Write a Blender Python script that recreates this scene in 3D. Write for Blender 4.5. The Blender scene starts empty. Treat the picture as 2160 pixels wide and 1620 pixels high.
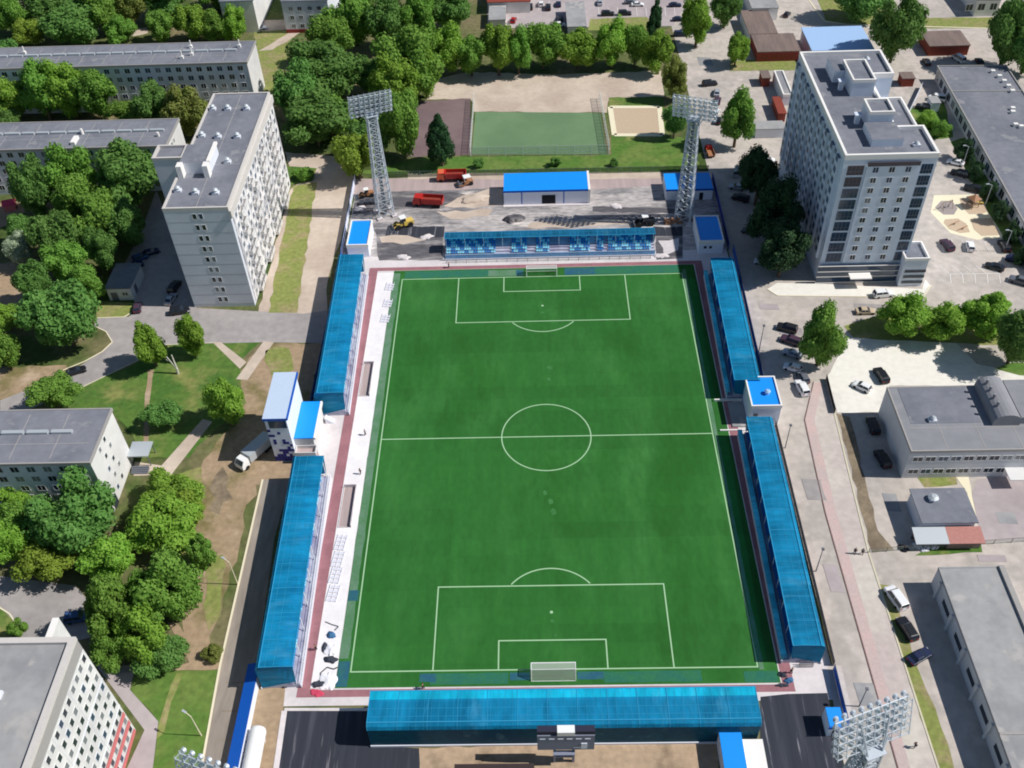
import bpy, bmesh, math, random
from mathutils import Vector, Matrix

# ------------------------------------------------------------------ camera, sky, sun, exposure
SC = bpy.context.scene
COL = SC.collection
W, H = 2160.0, 1620.0                       # size of the photograph the measurements were read from
F_PX = 2065.99
CAM_LOC = Vector((-2.0345, -135.2955, 149.3356))
CAM_ROT = (Matrix.Rotation(.0335, 3, 'Z') @ Matrix.Rotation(.7908, 3, 'X') @ Matrix.Rotation(-.0432, 3, 'Z'))
cam_d = bpy.data.cameras.new("camera")
cam_d.sensor_width = 36.0
cam_d.lens = 36.0 * F_PX / W
cam_d.clip_start = 1.0
cam_d.clip_end = 5000.0
cam = bpy.data.objects.new("camera", cam_d)
COL.objects.link(cam)
cam.matrix_world = Matrix.Translation(CAM_LOC) @ CAM_ROT.to_4x4()
SC.camera = cam

SUN_EL, SUN_AZ = math.radians(47.0), math.radians(-3.5)      # azimuth measured from +x towards +y
world = bpy.data.worlds.new("World")
SC.world = world
world.use_nodes = True
wn = world.node_tree
bg = wn.nodes["Background"]
sky = wn.nodes.new("ShaderNodeTexSky")
sky.sky_type = 'NISHITA'
sky.sun_disc = False
sky.sun_elevation = SUN_EL
sky.sun_rotation = math.pi / 2 - SUN_AZ
sky.altitude = 150
sky.air_density = 1.0
sky.dust_density = 0.3
sky.ozone_density = 2.0
wn.links.new(sky.outputs[0], bg.inputs[0])
bg.inputs[1].default_value = 0.068
sun_d = bpy.data.lights.new("sun", 'SUN')
sun_d.energy = 4.3
sun_d.angle = math.radians(0.5)
sun_d.color = (1.0, 0.97, 0.925)
sun = bpy.data.objects.new("sun", sun_d)
COL.objects.link(sun)
sd = Vector((math.cos(SUN_EL) * math.cos(SUN_AZ), math.cos(SUN_EL) * math.sin(SUN_AZ), math.sin(SUN_EL)))
sun.rotation_euler = sd.to_track_quat('Z', 'Y').to_euler()
SC.view_settings.view_transform = 'Standard'
SC.view_settings.look = 'None'
SC.view_settings.exposure = 0.0
SC.view_settings.gamma = 1.0
SC.cycles.filter_width = 1.9
SC.cycles.max_bounces = 6
SC.cycles.transparent_max_bounces = 12

RND = random.Random(7)

# ------------------------------------------------------------------ measuring: where a point read from the photo stands in the world
def G(px, py, z=0.0):
    d = CAM_ROT @ Vector(((px - W / 2) / F_PX, -(py - H / 2) / F_PX, -1.0))
    t = (z - CAM_LOC.z) / d.z
    return CAM_LOC + d * t

def depth_of(p):
    return -(CAM_ROT.transposed() @ (p - CAM_LOC)).z

# ------------------------------------------------------------------ materials
def s2l(c):
    return c / 12.92 if c <= 0.04045 else ((c + 0.055) / 1.055) ** 2.4

def S(r, g, b):
    return (s2l(r / 255), s2l(g / 255), s2l(b / 255))

def mix(a, b, t):
    return tuple(x + (y - x) * t for x, y in zip(a, b))

def mat(name, col, rough=0.85, col2=None, scale=0.3, stretch=(1, 1, 1), lo=0.35, hi=0.65, detail=6.0,
        fine=0.0, fine_scale=2.0, bump=0.0, metal=0.0, spec=0.3, third=None, third_scale=0.05, third_lo=.5, third_hi=.6):
    m = bpy.data.materials.new(name)
    m.use_nodes = True
    nt = m.node_tree
    b = nt.nodes["Principled BSDF"]
    b.inputs["Roughness"].default_value = rough
    b.inputs["Metallic"].default_value = metal
    b.inputs["Specular IOR Level"].default_value = spec
    b.inputs["Base Color"].default_value = (*col, 1)
    if col2 is None and fine == 0 and third is None:
        return m
    tc = nt.nodes.new("ShaderNodeTexCoord")
    mp = nt.nodes.new("ShaderNodeMapping")
    mp.inputs["Scale"].default_value = stretch
    nt.links.new(tc.outputs["Object"], mp.inputs[0])
    last = None
    rgb = nt.nodes.new("ShaderNodeRGB")
    rgb.outputs[0].default_value = (*col, 1)
    last = rgb.outputs[0]

    def layer(prev, c, sc, l, h, det):
        n = nt.nodes.new("ShaderNodeTexNoise")
        n.inputs["Scale"].default_value = sc
        n.inputs["Detail"].default_value = det
        n.inputs["Roughness"].default_value = 0.6
        nt.links.new(mp.outputs[0], n.inputs["Vector"])
        r = nt.nodes.new("ShaderNodeMapRange")
        r.inputs[1].default_value = l
        r.inputs[2].default_value = h
        r.interpolation_type = 'SMOOTHSTEP'
        nt.links.new(n.outputs[0], r.inputs[0])
        mx = nt.nodes.new("ShaderNodeMix")
        mx.data_type = 'RGBA'
        mx.inputs[7].default_value = (*c, 1)
        nt.links.new(r.outputs[0], mx.inputs[0])
        nt.links.new(prev, mx.inputs[6])
        return mx.outputs[2], n
    n = None
    if col2 is not None:
        last, n = layer(last, col2, scale, lo, hi, detail)
    if third is not None:
        last, _ = layer(last, third, third_scale, third_lo, third_hi, 5.0)
    if fine > 0:
        nf = nt.nodes.new("ShaderNodeTexNoise")
        nf.inputs["Scale"].default_value = fine_scale
        nf.inputs["Detail"].default_value = 4
        nt.links.new(mp.outputs[0], nf.inputs["Vector"])
        r = nt.nodes.new("ShaderNodeMapRange")
        r.inputs[1].default_value = 0.3
        r.inputs[2].default_value = 0.7
        r.inputs[3].default_value = 1 - fine
        r.inputs[4].default_value = 1 + fine
        nt.links.new(nf.outputs[0], r.inputs[0])
        vm = nt.nodes.new("ShaderNodeVectorMath")
        vm.operation = 'SCALE'
        nt.links.new(last, vm.inputs[0])
        nt.links.new(r.outputs[0], vm.inputs["Scale"])
        last = vm.outputs[0]
        n = n or nf
    nt.links.new(last, b.inputs["Base Color"])
    if bump > 0 and n is not None:
        bp = nt.nodes.new("ShaderNodeBump")
        bp.inputs["Strength"].default_value = bump
        bp.inputs["Distance"].default_value = 0.2
        nt.links.new(n.outputs[0], bp.inputs["Height"])
        nt.links.new(bp.outputs[0], b.inputs["Normal"])
    return m

def leaf_mat(name, col, col2, trans=0.4):
    m = bpy.data.materials.new(name)
    m.use_nodes = True
    nt = m.node_tree
    b = nt.nodes["Principled BSDF"]
    b.inputs["Roughness"].default_value = 0.75
    b.inputs["Specular IOR Level"].default_value = 0.2
    geo = nt.nodes.new("ShaderNodeNewGeometry")
    oi = nt.nodes.new("ShaderNodeObjectInfo")
    mx = nt.nodes.new("ShaderNodeMix")
    mx.data_type = 'RGBA'
    mx.inputs[6].default_value = (*col, 1)
    mx.inputs[7].default_value = (*col2, 1)
    nt.links.new(geo.outputs["Random Per Island"], mx.inputs[0])
    hs = nt.nodes.new("ShaderNodeHueSaturation")
    r = nt.nodes.new("ShaderNodeMapRange")
    r.inputs[3].default_value = 0.492
    r.inputs[4].default_value = 0.510
    nt.links.new(oi.outputs["Random"], r.inputs[0])
    r2 = nt.nodes.new("ShaderNodeMapRange")
    r2.inputs[3].default_value = 0.88
    r2.inputs[4].default_value = 1.14
    nt.links.new(oi.outputs["Random"], r2.inputs[0])
    nt.links.new(r.outputs[0], hs.inputs["Hue"])
    nt.links.new(r2.outputs[0], hs.inputs["Value"])
    nt.links.new(mx.outputs[2], hs.inputs["Color"])
    nt.links.new(hs.outputs[0], b.inputs["Base Color"])
    tr = nt.nodes.new("ShaderNodeBsdfTranslucent")
    nt.links.new(hs.outputs[0], tr.inputs[0])
    ms = nt.nodes.new("ShaderNodeMixShader")
    ms.inputs[0].default_value = trans
    nt.links.new(b.outputs[0], ms.inputs[1])
    nt.links.new(tr.outputs[0], ms.inputs[2])
    nt.links.new(ms.outputs[0], nt.nodes["Material Output"].inputs[0])
    return m

def sheet_plastic(name, col, clear, rough=0.35, streak=True, col2=None):
    """tinted polycarbonate: partly see-through"""
    m = mat(name, col, max(rough, .6), col2=col2 or mix(col, (0, .05, .12), .45), scale=.22, stretch=(1, .3, 1), fine=.16, fine_scale=1.1, spec=.15, third=mix(col, (.25, .45, .5), .22), third_scale=.35, third_lo=.55, third_hi=.75)
    nt = m.node_tree
    b = nt.nodes["Principled BSDF"]
    tp = nt.nodes.new("ShaderNodeBsdfTransparent")
    tp.inputs[0].default_value = (0.10, 0.62, 0.85, 1)
    ms = nt.nodes.new("ShaderNodeMixShader")
    ms.inputs[0].default_value = clear
    nt.links.new(b.outputs[0], ms.inputs[1])
    nt.links.new(tp.outputs[0], ms.inputs[2])
    nt.links.new(ms.outputs[0], nt.nodes["Material Output"].inputs[0])
    return m

def net_mat(name, col, clear):
    m = mat(name, col, 0.8)
    nt = m.node_tree
    tp = nt.nodes.new("ShaderNodeBsdfTransparent")
    ms = nt.nodes.new("ShaderNodeMixShader")
    ms.inputs[0].default_value = clear
    nt.links.new(nt.nodes["Principled BSDF"].outputs[0], ms.inputs[1])
    nt.links.new(tp.outputs[0], ms.inputs[2])
    nt.links.new(ms.outputs[0], nt.nodes["Material Output"].inputs[0])
    return m

M = {}
M['earth'] = mat('earth', S(92, 104, 56), 1, col2=S(126, 116, 86), scale=.05, fine=.25, fine_scale=.7, third=S(70, 88, 40), third_scale=.03)
M['dirt'] = mat('dirt', S(168, 145, 118), 1, col2=S(120, 112, 70), scale=.07, lo=.48, hi=.66, fine=.16, fine_scale=.9, third=S(192, 170, 145), third_scale=.12, third_lo=.55, third_hi=.75)
M['lawn'] = mat('lawn', S(90, 120, 52), 1, col2=S(140, 140, 82), scale=.11, lo=.45, hi=.7, fine=.2, fine_scale=.9, third=S(76, 112, 46), third_scale=.05)
M['lawn_dry'] = mat('dry_lawn', S(135, 143, 78), 1, col2=S(160, 145, 108), scale=.2, lo=.45, hi=.7, fine=.2, fine_scale=1.0)
M['lawn_bright'] = mat('bright_lawn', S(84, 120, 48), 1, col2=S(110, 130, 64), scale=.12, fine=.2, fine_scale=.8)
M['asphalt'] = mat('asphalt', S(172, 165, 162), .95, col2=S(156, 150, 148), scale=.08, fine=.1, fine_scale=.6, detail=9)
M['asphalt_dark'] = mat('dark_asphalt', S(54, 57, 66), .9, col2=S(74, 76, 85), scale=.25, stretch=(2.2, .12, 1), lo=.5, hi=.72, fine=.12, fine_scale=.6, third=S(140, 138, 144), third_scale=.4, third_lo=.6, third_hi=.7)
M['yard'] = mat('yard', S(196, 186, 175), .95, col2=S(178, 170, 162), scale=.05, fine=.12, fine_scale=.55, third=S(198, 187, 178), third_scale=.12, detail=9)
M['yard_mauve'] = mat('mauve_asphalt', S(186, 175, 174), .95, col2=S(170, 158, 158), scale=.06, fine=.07, fine_scale=.5)
M['concrete_white'] = mat('white_concrete', S(238, 233, 222), .9, col2=S(214, 208, 200), scale=.09, lo=.5, hi=.72, fine=.05, fine_scale=.8)
M['paving'] = mat('paving', S(226, 217, 216), .9, col2=S(208, 200, 200), scale=.12, fine=.05, fine_scale=1.2)
M['paving_white'] = mat('white_paving', S(245, 241, 240), .9, col2=S(236, 231, 231), scale=.25, fine=.03, fine_scale=1.5)
M['track'] = mat('track', S(166, 116, 122), .95, col2=S(152, 106, 112), scale=.3, fine=.05, fine_scale=1.5)
M['gravel'] = mat('gravel', S(184, 177, 174), 1, col2=S(124, 122, 124), scale=.10, stretch=(.5, 1.5, 1), lo=.42, hi=.62, fine=.3, fine_scale=1.1, detail=10, third=S(214, 205, 198), third_scale=.14, third_lo=.55, third_hi=.7, bump=.3)
M['gravel_dark'] = mat('dark_gravel', S(96, 94, 98), 1, col2=S(150, 145, 144), scale=.16, stretch=(.4, 1.6, 1), lo=.48, hi=.66, fine=.32, fine_scale=1.2, detail=10)
M['sand'] = mat('sand', S(184, 160, 134), 1, col2=S(150, 130, 108), scale=.15, lo=.48, hi=.68, fine=.14, fine_scale=.9, bump=.3)
M['sand_light'] = mat('light_sand', S(208, 192, 175), 1, col2=S(190, 172, 156), scale=.1, fine=.1, fine_scale=.8)
M['pavers'] = mat('pavers', S(186, 166, 164), .95, col2=S(172, 156, 152), scale=.4, stretch=(1.5, .1, 1), fine=.05)
M['turf'] = mat('turf', S(46, 106, 44), .95, col2=S(62, 122, 58), scale=.06, stretch=(1.3, .6, 1), lo=.42, hi=.78, fine=.08, fine_scale=.9, third=S(41, 98, 36), third_scale=.045, third_lo=.46, third_hi=.7, spec=.2)
def turf_rolls(m):
    """faint seams and tone steps between the rolls of artificial turf"""
    nt = m.node_tree
    b = nt.nodes["Principled BSDF"]
    src = b.inputs["Base Color"].links[0].from_socket
    tc = nt.nodes.new("ShaderNodeTexCoord")
    br = nt.nodes.new("ShaderNodeTexBrick")
    br.inputs["Color1"].default_value = (.93, .93, .93, 1)
    br.inputs["Color2"].default_value = (1.07, 1.07, 1.07, 1)
    br.inputs["Mortar"].default_value = (.9, .9, .9, 1)
    br.inputs["Scale"].default_value = 1.0
    br.inputs["Mortar Size"].default_value = .05
    br.inputs["Mortar Smooth"].default_value = 1.0
    br.inputs["Brick Width"].default_value = 36.6
    br.inputs["Row Height"].default_value = 3.66
    nt.links.new(tc.outputs["Object"], br.inputs["Vector"])
    sp = nt.nodes.new("ShaderNodeTexNoise")
    sp.inputs["Scale"].default_value = .35
    sp.inputs["Detail"].default_value = 8
    mp = nt.nodes.new("ShaderNodeMapping")
    mp.inputs["Scale"].default_value = (1.6, .25, 1)
    nt.links.new(tc.outputs["Object"], mp.inputs[0])
    nt.links.new(mp.outputs[0], sp.inputs["Vector"])
    r = nt.nodes.new("ShaderNodeMapRange")
    r.inputs[1].default_value, r.inputs[2].default_value, r.inputs[3].default_value, r.inputs[4].default_value = .3, .7, .92, 1.08
    nt.links.new(sp.outputs[0], r.inputs[0])
    a = nt.nodes.new("ShaderNodeVectorMath")
    a.operation = 'MULTIPLY'
    nt.links.new(src, a.inputs[0])
    nt.links.new(br.outputs[0], a.inputs[1])
    c = nt.nodes.new("ShaderNodeVectorMath")
    c.operation = 'SCALE'
    nt.links.new(a.outputs[0], c.inputs[0])
    nt.links.new(r.outputs[0], c.inputs["Scale"])
    nt.links.new(c.outputs[0], b.inputs["Base Color"])
turf_rolls(M['turf'])
M['turf_teal'] = mat('teal_turf', S(44, 110, 92), .95, col2=S(52, 116, 80), scale=.4, fine=.08)
M['turf_blue'] = mat('blue_turf', S(42, 94, 118), .95, col2=S(50, 106, 104), scale=.4, fine=.08)
M['turf_grey'] = mat('worn_turf', S(104, 138, 112), .95, col2=S(86, 130, 92), scale=.3, fine=.08)
M['turf_scuff'] = mat('turf_scuff', S(56, 116, 57), .95, col2=S(66, 126, 68), scale=.8, fine=.1)
M['line'] = mat('line_white', S(166, 204, 160), .9)
M['minipitch'] = mat('minipitch_turf', S(114, 142, 104), .95, col2=S(104, 132, 96), scale=.06, fine=.06)
M['maroon'] = mat('maroon_ground', S(132, 112, 112), .95, col2=S(118, 100, 102), scale=.1, fine=.08)
M['cream'] = mat('cream_stone', S(236, 226, 196), .9)
M['kerb'] = mat('kerb_stone', S(214, 206, 180), .9, fine=.08, fine_scale=.5)
M['red_kerb'] = mat('red_kerb', S(124, 98, 94), .9)
M['pink_paving'] = mat('pink_paving', S(206, 180, 174), .95, col2=S(196, 178, 172), scale=.2, fine=.06)
M['walk'] = mat('walk', S(208, 200, 188), .95, col2=S(196, 182, 176), scale=.07, fine=.09, fine_scale=.8, detail=9)
M['walk_beige'] = mat('walk_beige', S(168, 156, 144), .95, col2=S(148, 138, 128), scale=.12, stretch=(1.5, .3, 1), fine=.12, fine_scale=.8, detail=9)
M['dark_soil'] = mat('dark_soil', S(122, 108, 90), 1, col2=S(150, 135, 112), scale=.2, fine=.2, fine_scale=.9)
M['marking'] = mat('road_marking', S(226, 220, 214), .9)
M['hexpatch'] = mat('rubber_tan', S(198, 176, 150), .95, fine=.06)
M['hexgrey'] = mat('rubber_grey', S(160, 150, 146), .95, fine=.06)

M['white_wall'] = mat('white_wall', S(232, 230, 226), .8, col2=S(214, 212, 210), scale=.12, fine=.04, fine_scale=.5)
M['panel_wall'] = mat('panel_wall', S(226, 229, 236), .85, col2=S(214, 217, 224), scale=.10, fine=.06, fine_scale=.4)
M['brick_light'] = mat('light_brick', S(236, 232, 230), .85, col2=S(176, 174, 178), scale=.5, stretch=(1, 1.3, .6), lo=.46, hi=.6, fine=.14, fine_scale=1.6)
M['tower_wall'] = mat('tower_wall', S(216, 225, 238), .8, fine=.04, fine_scale=.4)
M['pale_wall'] = mat('pale_wall', S(206, 208, 210), .8, fine=.05, fine_scale=.4)
M['grey_band'] = mat('grey_band', S(166, 162, 158), .8, fine=.04)
M['cream_band'] = mat('cream_band', S(208, 202, 196), .8, fine=.04)
M['red_wall'] = mat('red_wall', S(150, 66, 60), .85, fine=.1, fine_scale=.8)
M['pink_wall'] = mat('pink_wall', S(214, 120, 120), .85, fine=.06)
M['roof_grey'] = mat('roof_grey', S(130, 132, 140), .9, col2=S(116, 119, 128), scale=.1, lo=.4, hi=.6, fine=.09, fine_scale=.7, third=S(142, 142, 146), third_scale=.2, third_lo=.58, third_hi=.66, detail=9)
M['roof_light'] = mat('roof_light', S(166, 165, 164), .9, col2=S(150, 150, 151), scale=.09, lo=.42, hi=.6, fine=.08, fine_scale=.6, third=S(178, 174, 170), third_scale=.16, third_lo=.58, third_hi=.66, detail=9)
M['roof_mid'] = mat('roof_mid', S(146, 146, 150), .9, col2=S(136, 137, 142), scale=.08, fine=.06, fine_scale=.4, third=S(160, 158, 156), third_scale=.05)
M['roof_brown'] = mat('roof_brown', S(136, 118, 110), .9, col2=S(118, 104, 98), scale=.3, stretch=(1.5, .2, 1), fine=.08)
M['roof_pink'] = mat('roof_pink', S(186, 132, 122), .9, fine=.08)
M['parapet_white'] = mat('parapet_white', S(244, 240, 234), .7)
M['vent'] = mat('vent_metal', S(190, 196, 200), .5, metal=.2)
M['blue_roof'] = mat('blue_roof', S(22, 150, 246), .45, fine=.02, fine_scale=3, spec=.4)
M['blue_trim'] = mat('blue_trim', S(20, 92, 190), .5)
M['pale_blue_roof'] = mat('pale_blue_roof', S(166, 198, 236), .6, fine=.03)
M['silver_roof'] = mat('silver_roof', S(196, 212, 232), .5, fine=.03)
M['lavender'] = mat('lavender_panel', S(238, 242, 252), .7, fine=.03)
M['navy'] = mat('navy_panel', S(40, 46, 130), .6)
M['glass'] = mat('window_glass', S(42, 52, 64), .12, spec=.6)
M['glass_blue'] = mat('blue_glass', S(52, 72, 96), .12, spec=.6)
M['glass_dull'] = mat('dull_glass', S(86, 104, 128), .45, spec=.3)
M['glass_pale'] = mat('curtained_glass', S(128, 132, 136), .25, spec=.5)
M['frame'] = mat('window_frame', S(228, 228, 226), .6)
M['dark'] = mat('dark_opening', S(30, 34, 42), .8)
M['brown_strip'] = mat('brown_strip', S(92, 84, 88), .7)
M['canopy'] = sheet_plastic('canopy_sheet', S(28, 160, 206), .38, .35)
M['canopy_side'] = sheet_plastic('canopy_side', S(30, 150, 190), .3, .35)
M['canopy_cyan'] = sheet_plastic('canopy_cyan', S(24, 200, 236), .12, .35)
M['canopy_clear'] = sheet_plastic('canopy_clear', S(48, 140, 176), .55, .35)
M['canopy_back'] = sheet_plastic('canopy_back', S(20, 84, 104), .15, .45)
M['canopy_front'] = sheet_plastic('canopy_front', S(110, 222, 238), .15, .4)
M['glazed_front'] = sheet_plastic('glazed_front', S(214, 226, 238), .55, .4, col2=S(190, 214, 232))
M['canopy_frame'] = mat('canopy_frame', S(50, 156, 200), .6)
M['deck'] = mat('stand_deck', S(190, 192, 206), .8, col2=S(150, 148, 172), scale=.25, fine=.06)
M['deck_edge'] = mat('deck_edge', S(226, 228, 236), .8)
M['seat_blue'] = mat('seat_blue', S(36, 136, 204), .5)
M['seat_cyan'] = mat('seat_cyan', S(150, 228, 246), .5)
M['frame_pale'] = mat('frame_pale', S(222, 221, 230), .7)
M['galv'] = mat('galvanised', S(198, 206, 214), .5, metal=.25)
M['steel'] = mat('grey_steel', S(110, 114, 122), .6, metal=.2)
M['lamp_glass'] = mat('lamp_glass', S(226, 232, 238), .2)
M['screen_back'] = mat('board_grey', S(134, 140, 158), .7)
M['screen_dark'] = mat('board_dark', S(46, 48, 68), .6)
M['white_paint'] = mat('white_paint', S(244, 244, 242), .35, spec=.5)
M['rubber'] = mat('rubber', S(38, 38, 40), .9)
M['trunk'] = mat('bark', S(104, 90, 74), 1, fine=.2, fine_scale=3)
M['trunk_white'] = mat('white_bark', S(206, 202, 190), 1, fine=.2, fine_scale=3)
M['wood'] = mat('wood', S(150, 128, 104), .9)
M['red_paint'] = mat('red_paint', S(186, 44, 40), .4, fine=.08, fine_scale=1.2, spec=.5)
M['orange_paint'] = mat('orange_paint', S(226, 110, 76), .4)
M['rust'] = mat('rust_red', S(140, 66, 52), .8, fine=.15, fine_scale=2)
M['yellow_paint'] = mat('yellow_paint', S(222, 190, 96), .45)
M['brown_paint'] = mat('brown_paint', S(168, 120, 86), .6)
M['store_roof'] = mat('store_roof', S(66, 54, 54), .9, fine=.1, fine_scale=.8)
M['cloth_white'] = mat('white_sheeting', S(244, 242, 246), .8)
M['cloth_blue'] = mat('blue_sheeting', S(62, 108, 148), .8)
M['cloth_dark'] = mat('dark_cloth', S(62, 66, 76), .9)
M['cloth_red'] = mat('red_cloth', S(206, 74, 100), .9)
M['skin'] = mat('skin', S(206, 160, 130), .7)
M['net'] = net_mat('goal_net', S(232, 236, 228), .66)
M['mesh'] = net_mat('fence_mesh', S(170, 190, 180), .86)
M['mesh_green'] = net_mat('green_mesh', S(52, 96, 66), .55)

LEAF = {
    'b': leaf_mat('leaves_bright', S(120, 162, 56), S(154, 190, 80)),
    'd': leaf_mat('leaves_dark', S(92, 136, 62), S(124, 164, 86)),
    'm': leaf_mat('leaves_mid', S(106, 150, 58), S(138, 176, 80)),
    'o': leaf_mat('leaves_olive', S(120, 138, 62), S(150, 152, 84)),
    'y': leaf_mat('leaves_yellow', S(128, 156, 54), S(152, 174, 74)),
    'c': leaf_mat('leaves_conifer', S(44, 82, 52), S(70, 108, 66)),
    'n': leaf_mat('leaves_shaded', S(44, 70, 44), S(62, 90, 54), .15),  # darkened leaf colour: the shade of tower and hall painted in
    's': leaf_mat('leaves_silver', S(150, 166, 134), S(190, 200, 172)),
}

# ------------------------------------------------------------------ mesh building
class MB:
    def __init__(self):
        self.v, self.f, self.m = [], [], []

    def face(self, pts, m=0):
        n = len(self.v)
        self.v += [tuple(p) for p in pts]
        self.f.append(tuple(range(n, n + len(pts))))
        self.m.append(m)

    def box(self, x0, x1, y0, y1, z0, z1, m=0, mtop=None):
        n = len(self.v)
        self.v += [(x0, y0, z0), (x1, y0, z0), (x1, y1, z0), (x0, y1, z0), (x0, y0, z1), (x1, y0, z1), (x1, y1, z1), (x0, y1, z1)]
        for k, q in enumerate(((3, 2, 1, 0), (4, 5, 6, 7), (0, 1, 5, 4), (1, 2, 6, 5), (2, 3, 7, 6), (3, 0, 4, 7))):
            self.f.append(tuple(n + i for i in q))
            self.m.append(mtop if (k == 1 and mtop is not None) else m)

    def prism(self, pts, z0, z1, m=0, mtop=None):
        """vertical prism on a plan polygon"""
        a = sum(pts[i][0] * pts[(i + 1) % len(pts)][1] - pts[(i + 1) % len(pts)][0] * pts[i][1] for i in range(len(pts)))
        if a < 0:
            pts = pts[::-1]
        n, k = len(self.v), len(pts)
        self.v += [(p[0], p[1], z0) for p in pts] + [(p[0], p[1], z1) for p in pts]
        self.f.append(tuple(n + i for i in range(k - 1, -1, -1)))
        self.m.append(m)
        self.f.append(tuple(n + k + i for i in range(k)))
        self.m.append(m if mtop is None else mtop)
        for i in range(k):
            j = (i + 1) % k
            self.f.append((n + i, n + j, n + k + j, n + k + i))
            self.m.append(m)

    def extrude_x(self, prof, x0, x1, m=0):
        """closed profile in (y, z), pushed along x"""
        n, k = len(self.v), len(prof)
        self.v += [(x0, p[0], p[1]) for p in prof] + [(x1, p[0], p[1]) for p in prof]
        self.f.append(tuple(n + i for i in range(k)))
        self.f.append(tuple(n + k + i for i in range(k - 1, -1, -1)))
        self.m += [m, m]
        for i in range(k):
            j = (i + 1) % k
            self.f.append((n + j, n + i, n + k + i, n + k + j))
            self.m.append(m)

    def tube(self, a, b, r0, r1=None, n=6, m=0):
        a, b = Vector(a), Vector(b)
        r1 = r0 if r1 is None else r1
        d = (b - a)
        if d.length < 1e-6:
            return
        d.normalize()
        u = d.orthogonal().normalized()
        w = d.cross(u)
        s = len(self.v)
        for c, r in ((a, r0), (b, r1)):
            for i in range(n):
                t = 2 * math.pi * i / n
                self.v.append(tuple(c + (u * math.cos(t) + w * math.sin(t)) * r))
        for i in range(n):
            j = (i + 1) % n
            self.f.append((s + i, s + j, s + n + j, s + n + i))
            self.m.append(m)
        self.f.append(tuple(s + i for i in range(n - 1, -1, -1)))
        self.f.append(tuple(s + n + i for i in range(n)))
        self.m += [m, m]

    def loft(self, rings, m=0, caps=True):
        k = len(rings[0])
        s = len(self.v)
        for r in rings:
            self.v += [tuple(p) for p in r]
        for a in range(len(rings) - 1):
            for i in range(k):
                j = (i + 1) % k
                self.f.append((s + a * k + i, s + a * k + j, s + (a + 1) * k + j, s + (a + 1) * k + i))
                self.m.append(m)
        if caps:
            self.f.append(tuple(s + i for i in range(k - 1, -1, -1)))
            self.f.append(tuple(s + (len(rings) - 1) * k + i for i in range(k)))
            self.m += [m, m]

    def mesh(self, name, mats, smooth=False):
        me = bpy.data.meshes.new(name)
        me.from_pydata(self.v, [], self.f)
        for q in (mats if isinstance(mats, (list, tuple)) else [mats]):
            me.materials.append(q)
        me.polygons.foreach_set("material_index", self.m)
        if smooth:
            me.polygons.foreach_set("use_smooth", [True] * len(self.f))
        me.update()
        return me

    def build(self, name, mats, parent=None, smooth=False, loc=(0, 0, 0), rz=0):
        return link(name, self.mesh(name, mats, smooth), parent, loc, rz)


def link(name, me, parent=None, loc=(0, 0, 0), rz=0):
    o = bpy.data.objects.new(name, me)
    COL.objects.link(o)
    o.parent = parent
    o.location = loc
    o.rotation_euler = (0, 0, rz)
    return o

LABELS = {}
def tag(o, label, cat, group=None):
    o['label'] = label
    o['category'] = cat
    if group:
        o['group'] = group
    return o

def thing(name, label, cat, loc=(0, 0, 0), rz=0, group=None):
    o = bpy.data.objects.new(name, None)
    o.empty_display_size = 0.5
    COL.objects.link(o)
    o.location = loc
    o.rotation_euler = (0, 0, rz)
    return tag(o, label, cat, group)

def dup(root, loc, rz, label, group=None, scale=None):
    r = root.copy()
    COL.objects.link(r)
    r.location = loc
    r.rotation_euler = (0, 0, rz)
    r['label'] = label
    if group:
        r['group'] = group
    if scale:
        r.scale = scale
    for ch in KIDS.get(root.name, list(root.children)):
        c = ch.copy()
        COL.objects.link(c)
        c.parent = r
        for g in ch.children:
            d = g.copy()
            COL.objects.link(d)
            d.parent = c
    return r
KIDS = {}

# ------------------------------------------------------------------ the ground, in sheets 4 mm apart
def rough_edge(pts, amp, step, seed):
    r = random.Random(seed)
    out = []
    for i in range(len(pts)):
        a, b = Vector(pts[i]), Vector(pts[(i + 1) % len(pts)])
        n = max(1, int((b - a).length / step))
        d = (b - a)
        nn = Vector((-d.y, d.x)).normalized() if d.length > 0 else Vector((0, 0))
        for k in range(n):
            p = a + d * (k / n)
            if k:
                p = p + nn * r.uniform(-amp, amp)
            out.append((p.x, p.y))
    return out

LAYER_N = {}
def sheet(name, pts, layer, m, px=True, rough=0.0):
    if px:
        pts = [(G(*p).x, G(*p).y) for p in pts]
    if rough:
        pts = rough_edge(pts, rough, 2.5, len(pts) * 13 + layer)
    k = LAYER_N[layer] = LAYER_N.get(layer, -1) + 1
    z = 0.012 * layer + 0.001 * (k % 11)            # each sheet a little above the ones it lies on
    bm = bmesh.new()
    vs = [bm.verts.new((p[0], p[1], z)) for p in pts]
    f = bm.faces.new(vs)
    if f.normal.z < 0:
        f.normal_flip()
    bmesh.ops.triangulate(bm, faces=[f])
    me = bpy.data.meshes.new(name)
    bm.to_mesh(me)
    bm.free()
    for p in me.polygons:
        if p.normal.z < 0:
            p.flip()
    me.materials.append(M[m])
    o = link(name, me)
    o['kind'] = 'structure'
    return o

def rect(name, x0, x1, y0, y1, layer, m, rough=0):
    return sheet(name, [(x0, y0), (x1, y0), (x1, y1), (x0, y1)], layer, m, px=False, rough=rough)

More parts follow.
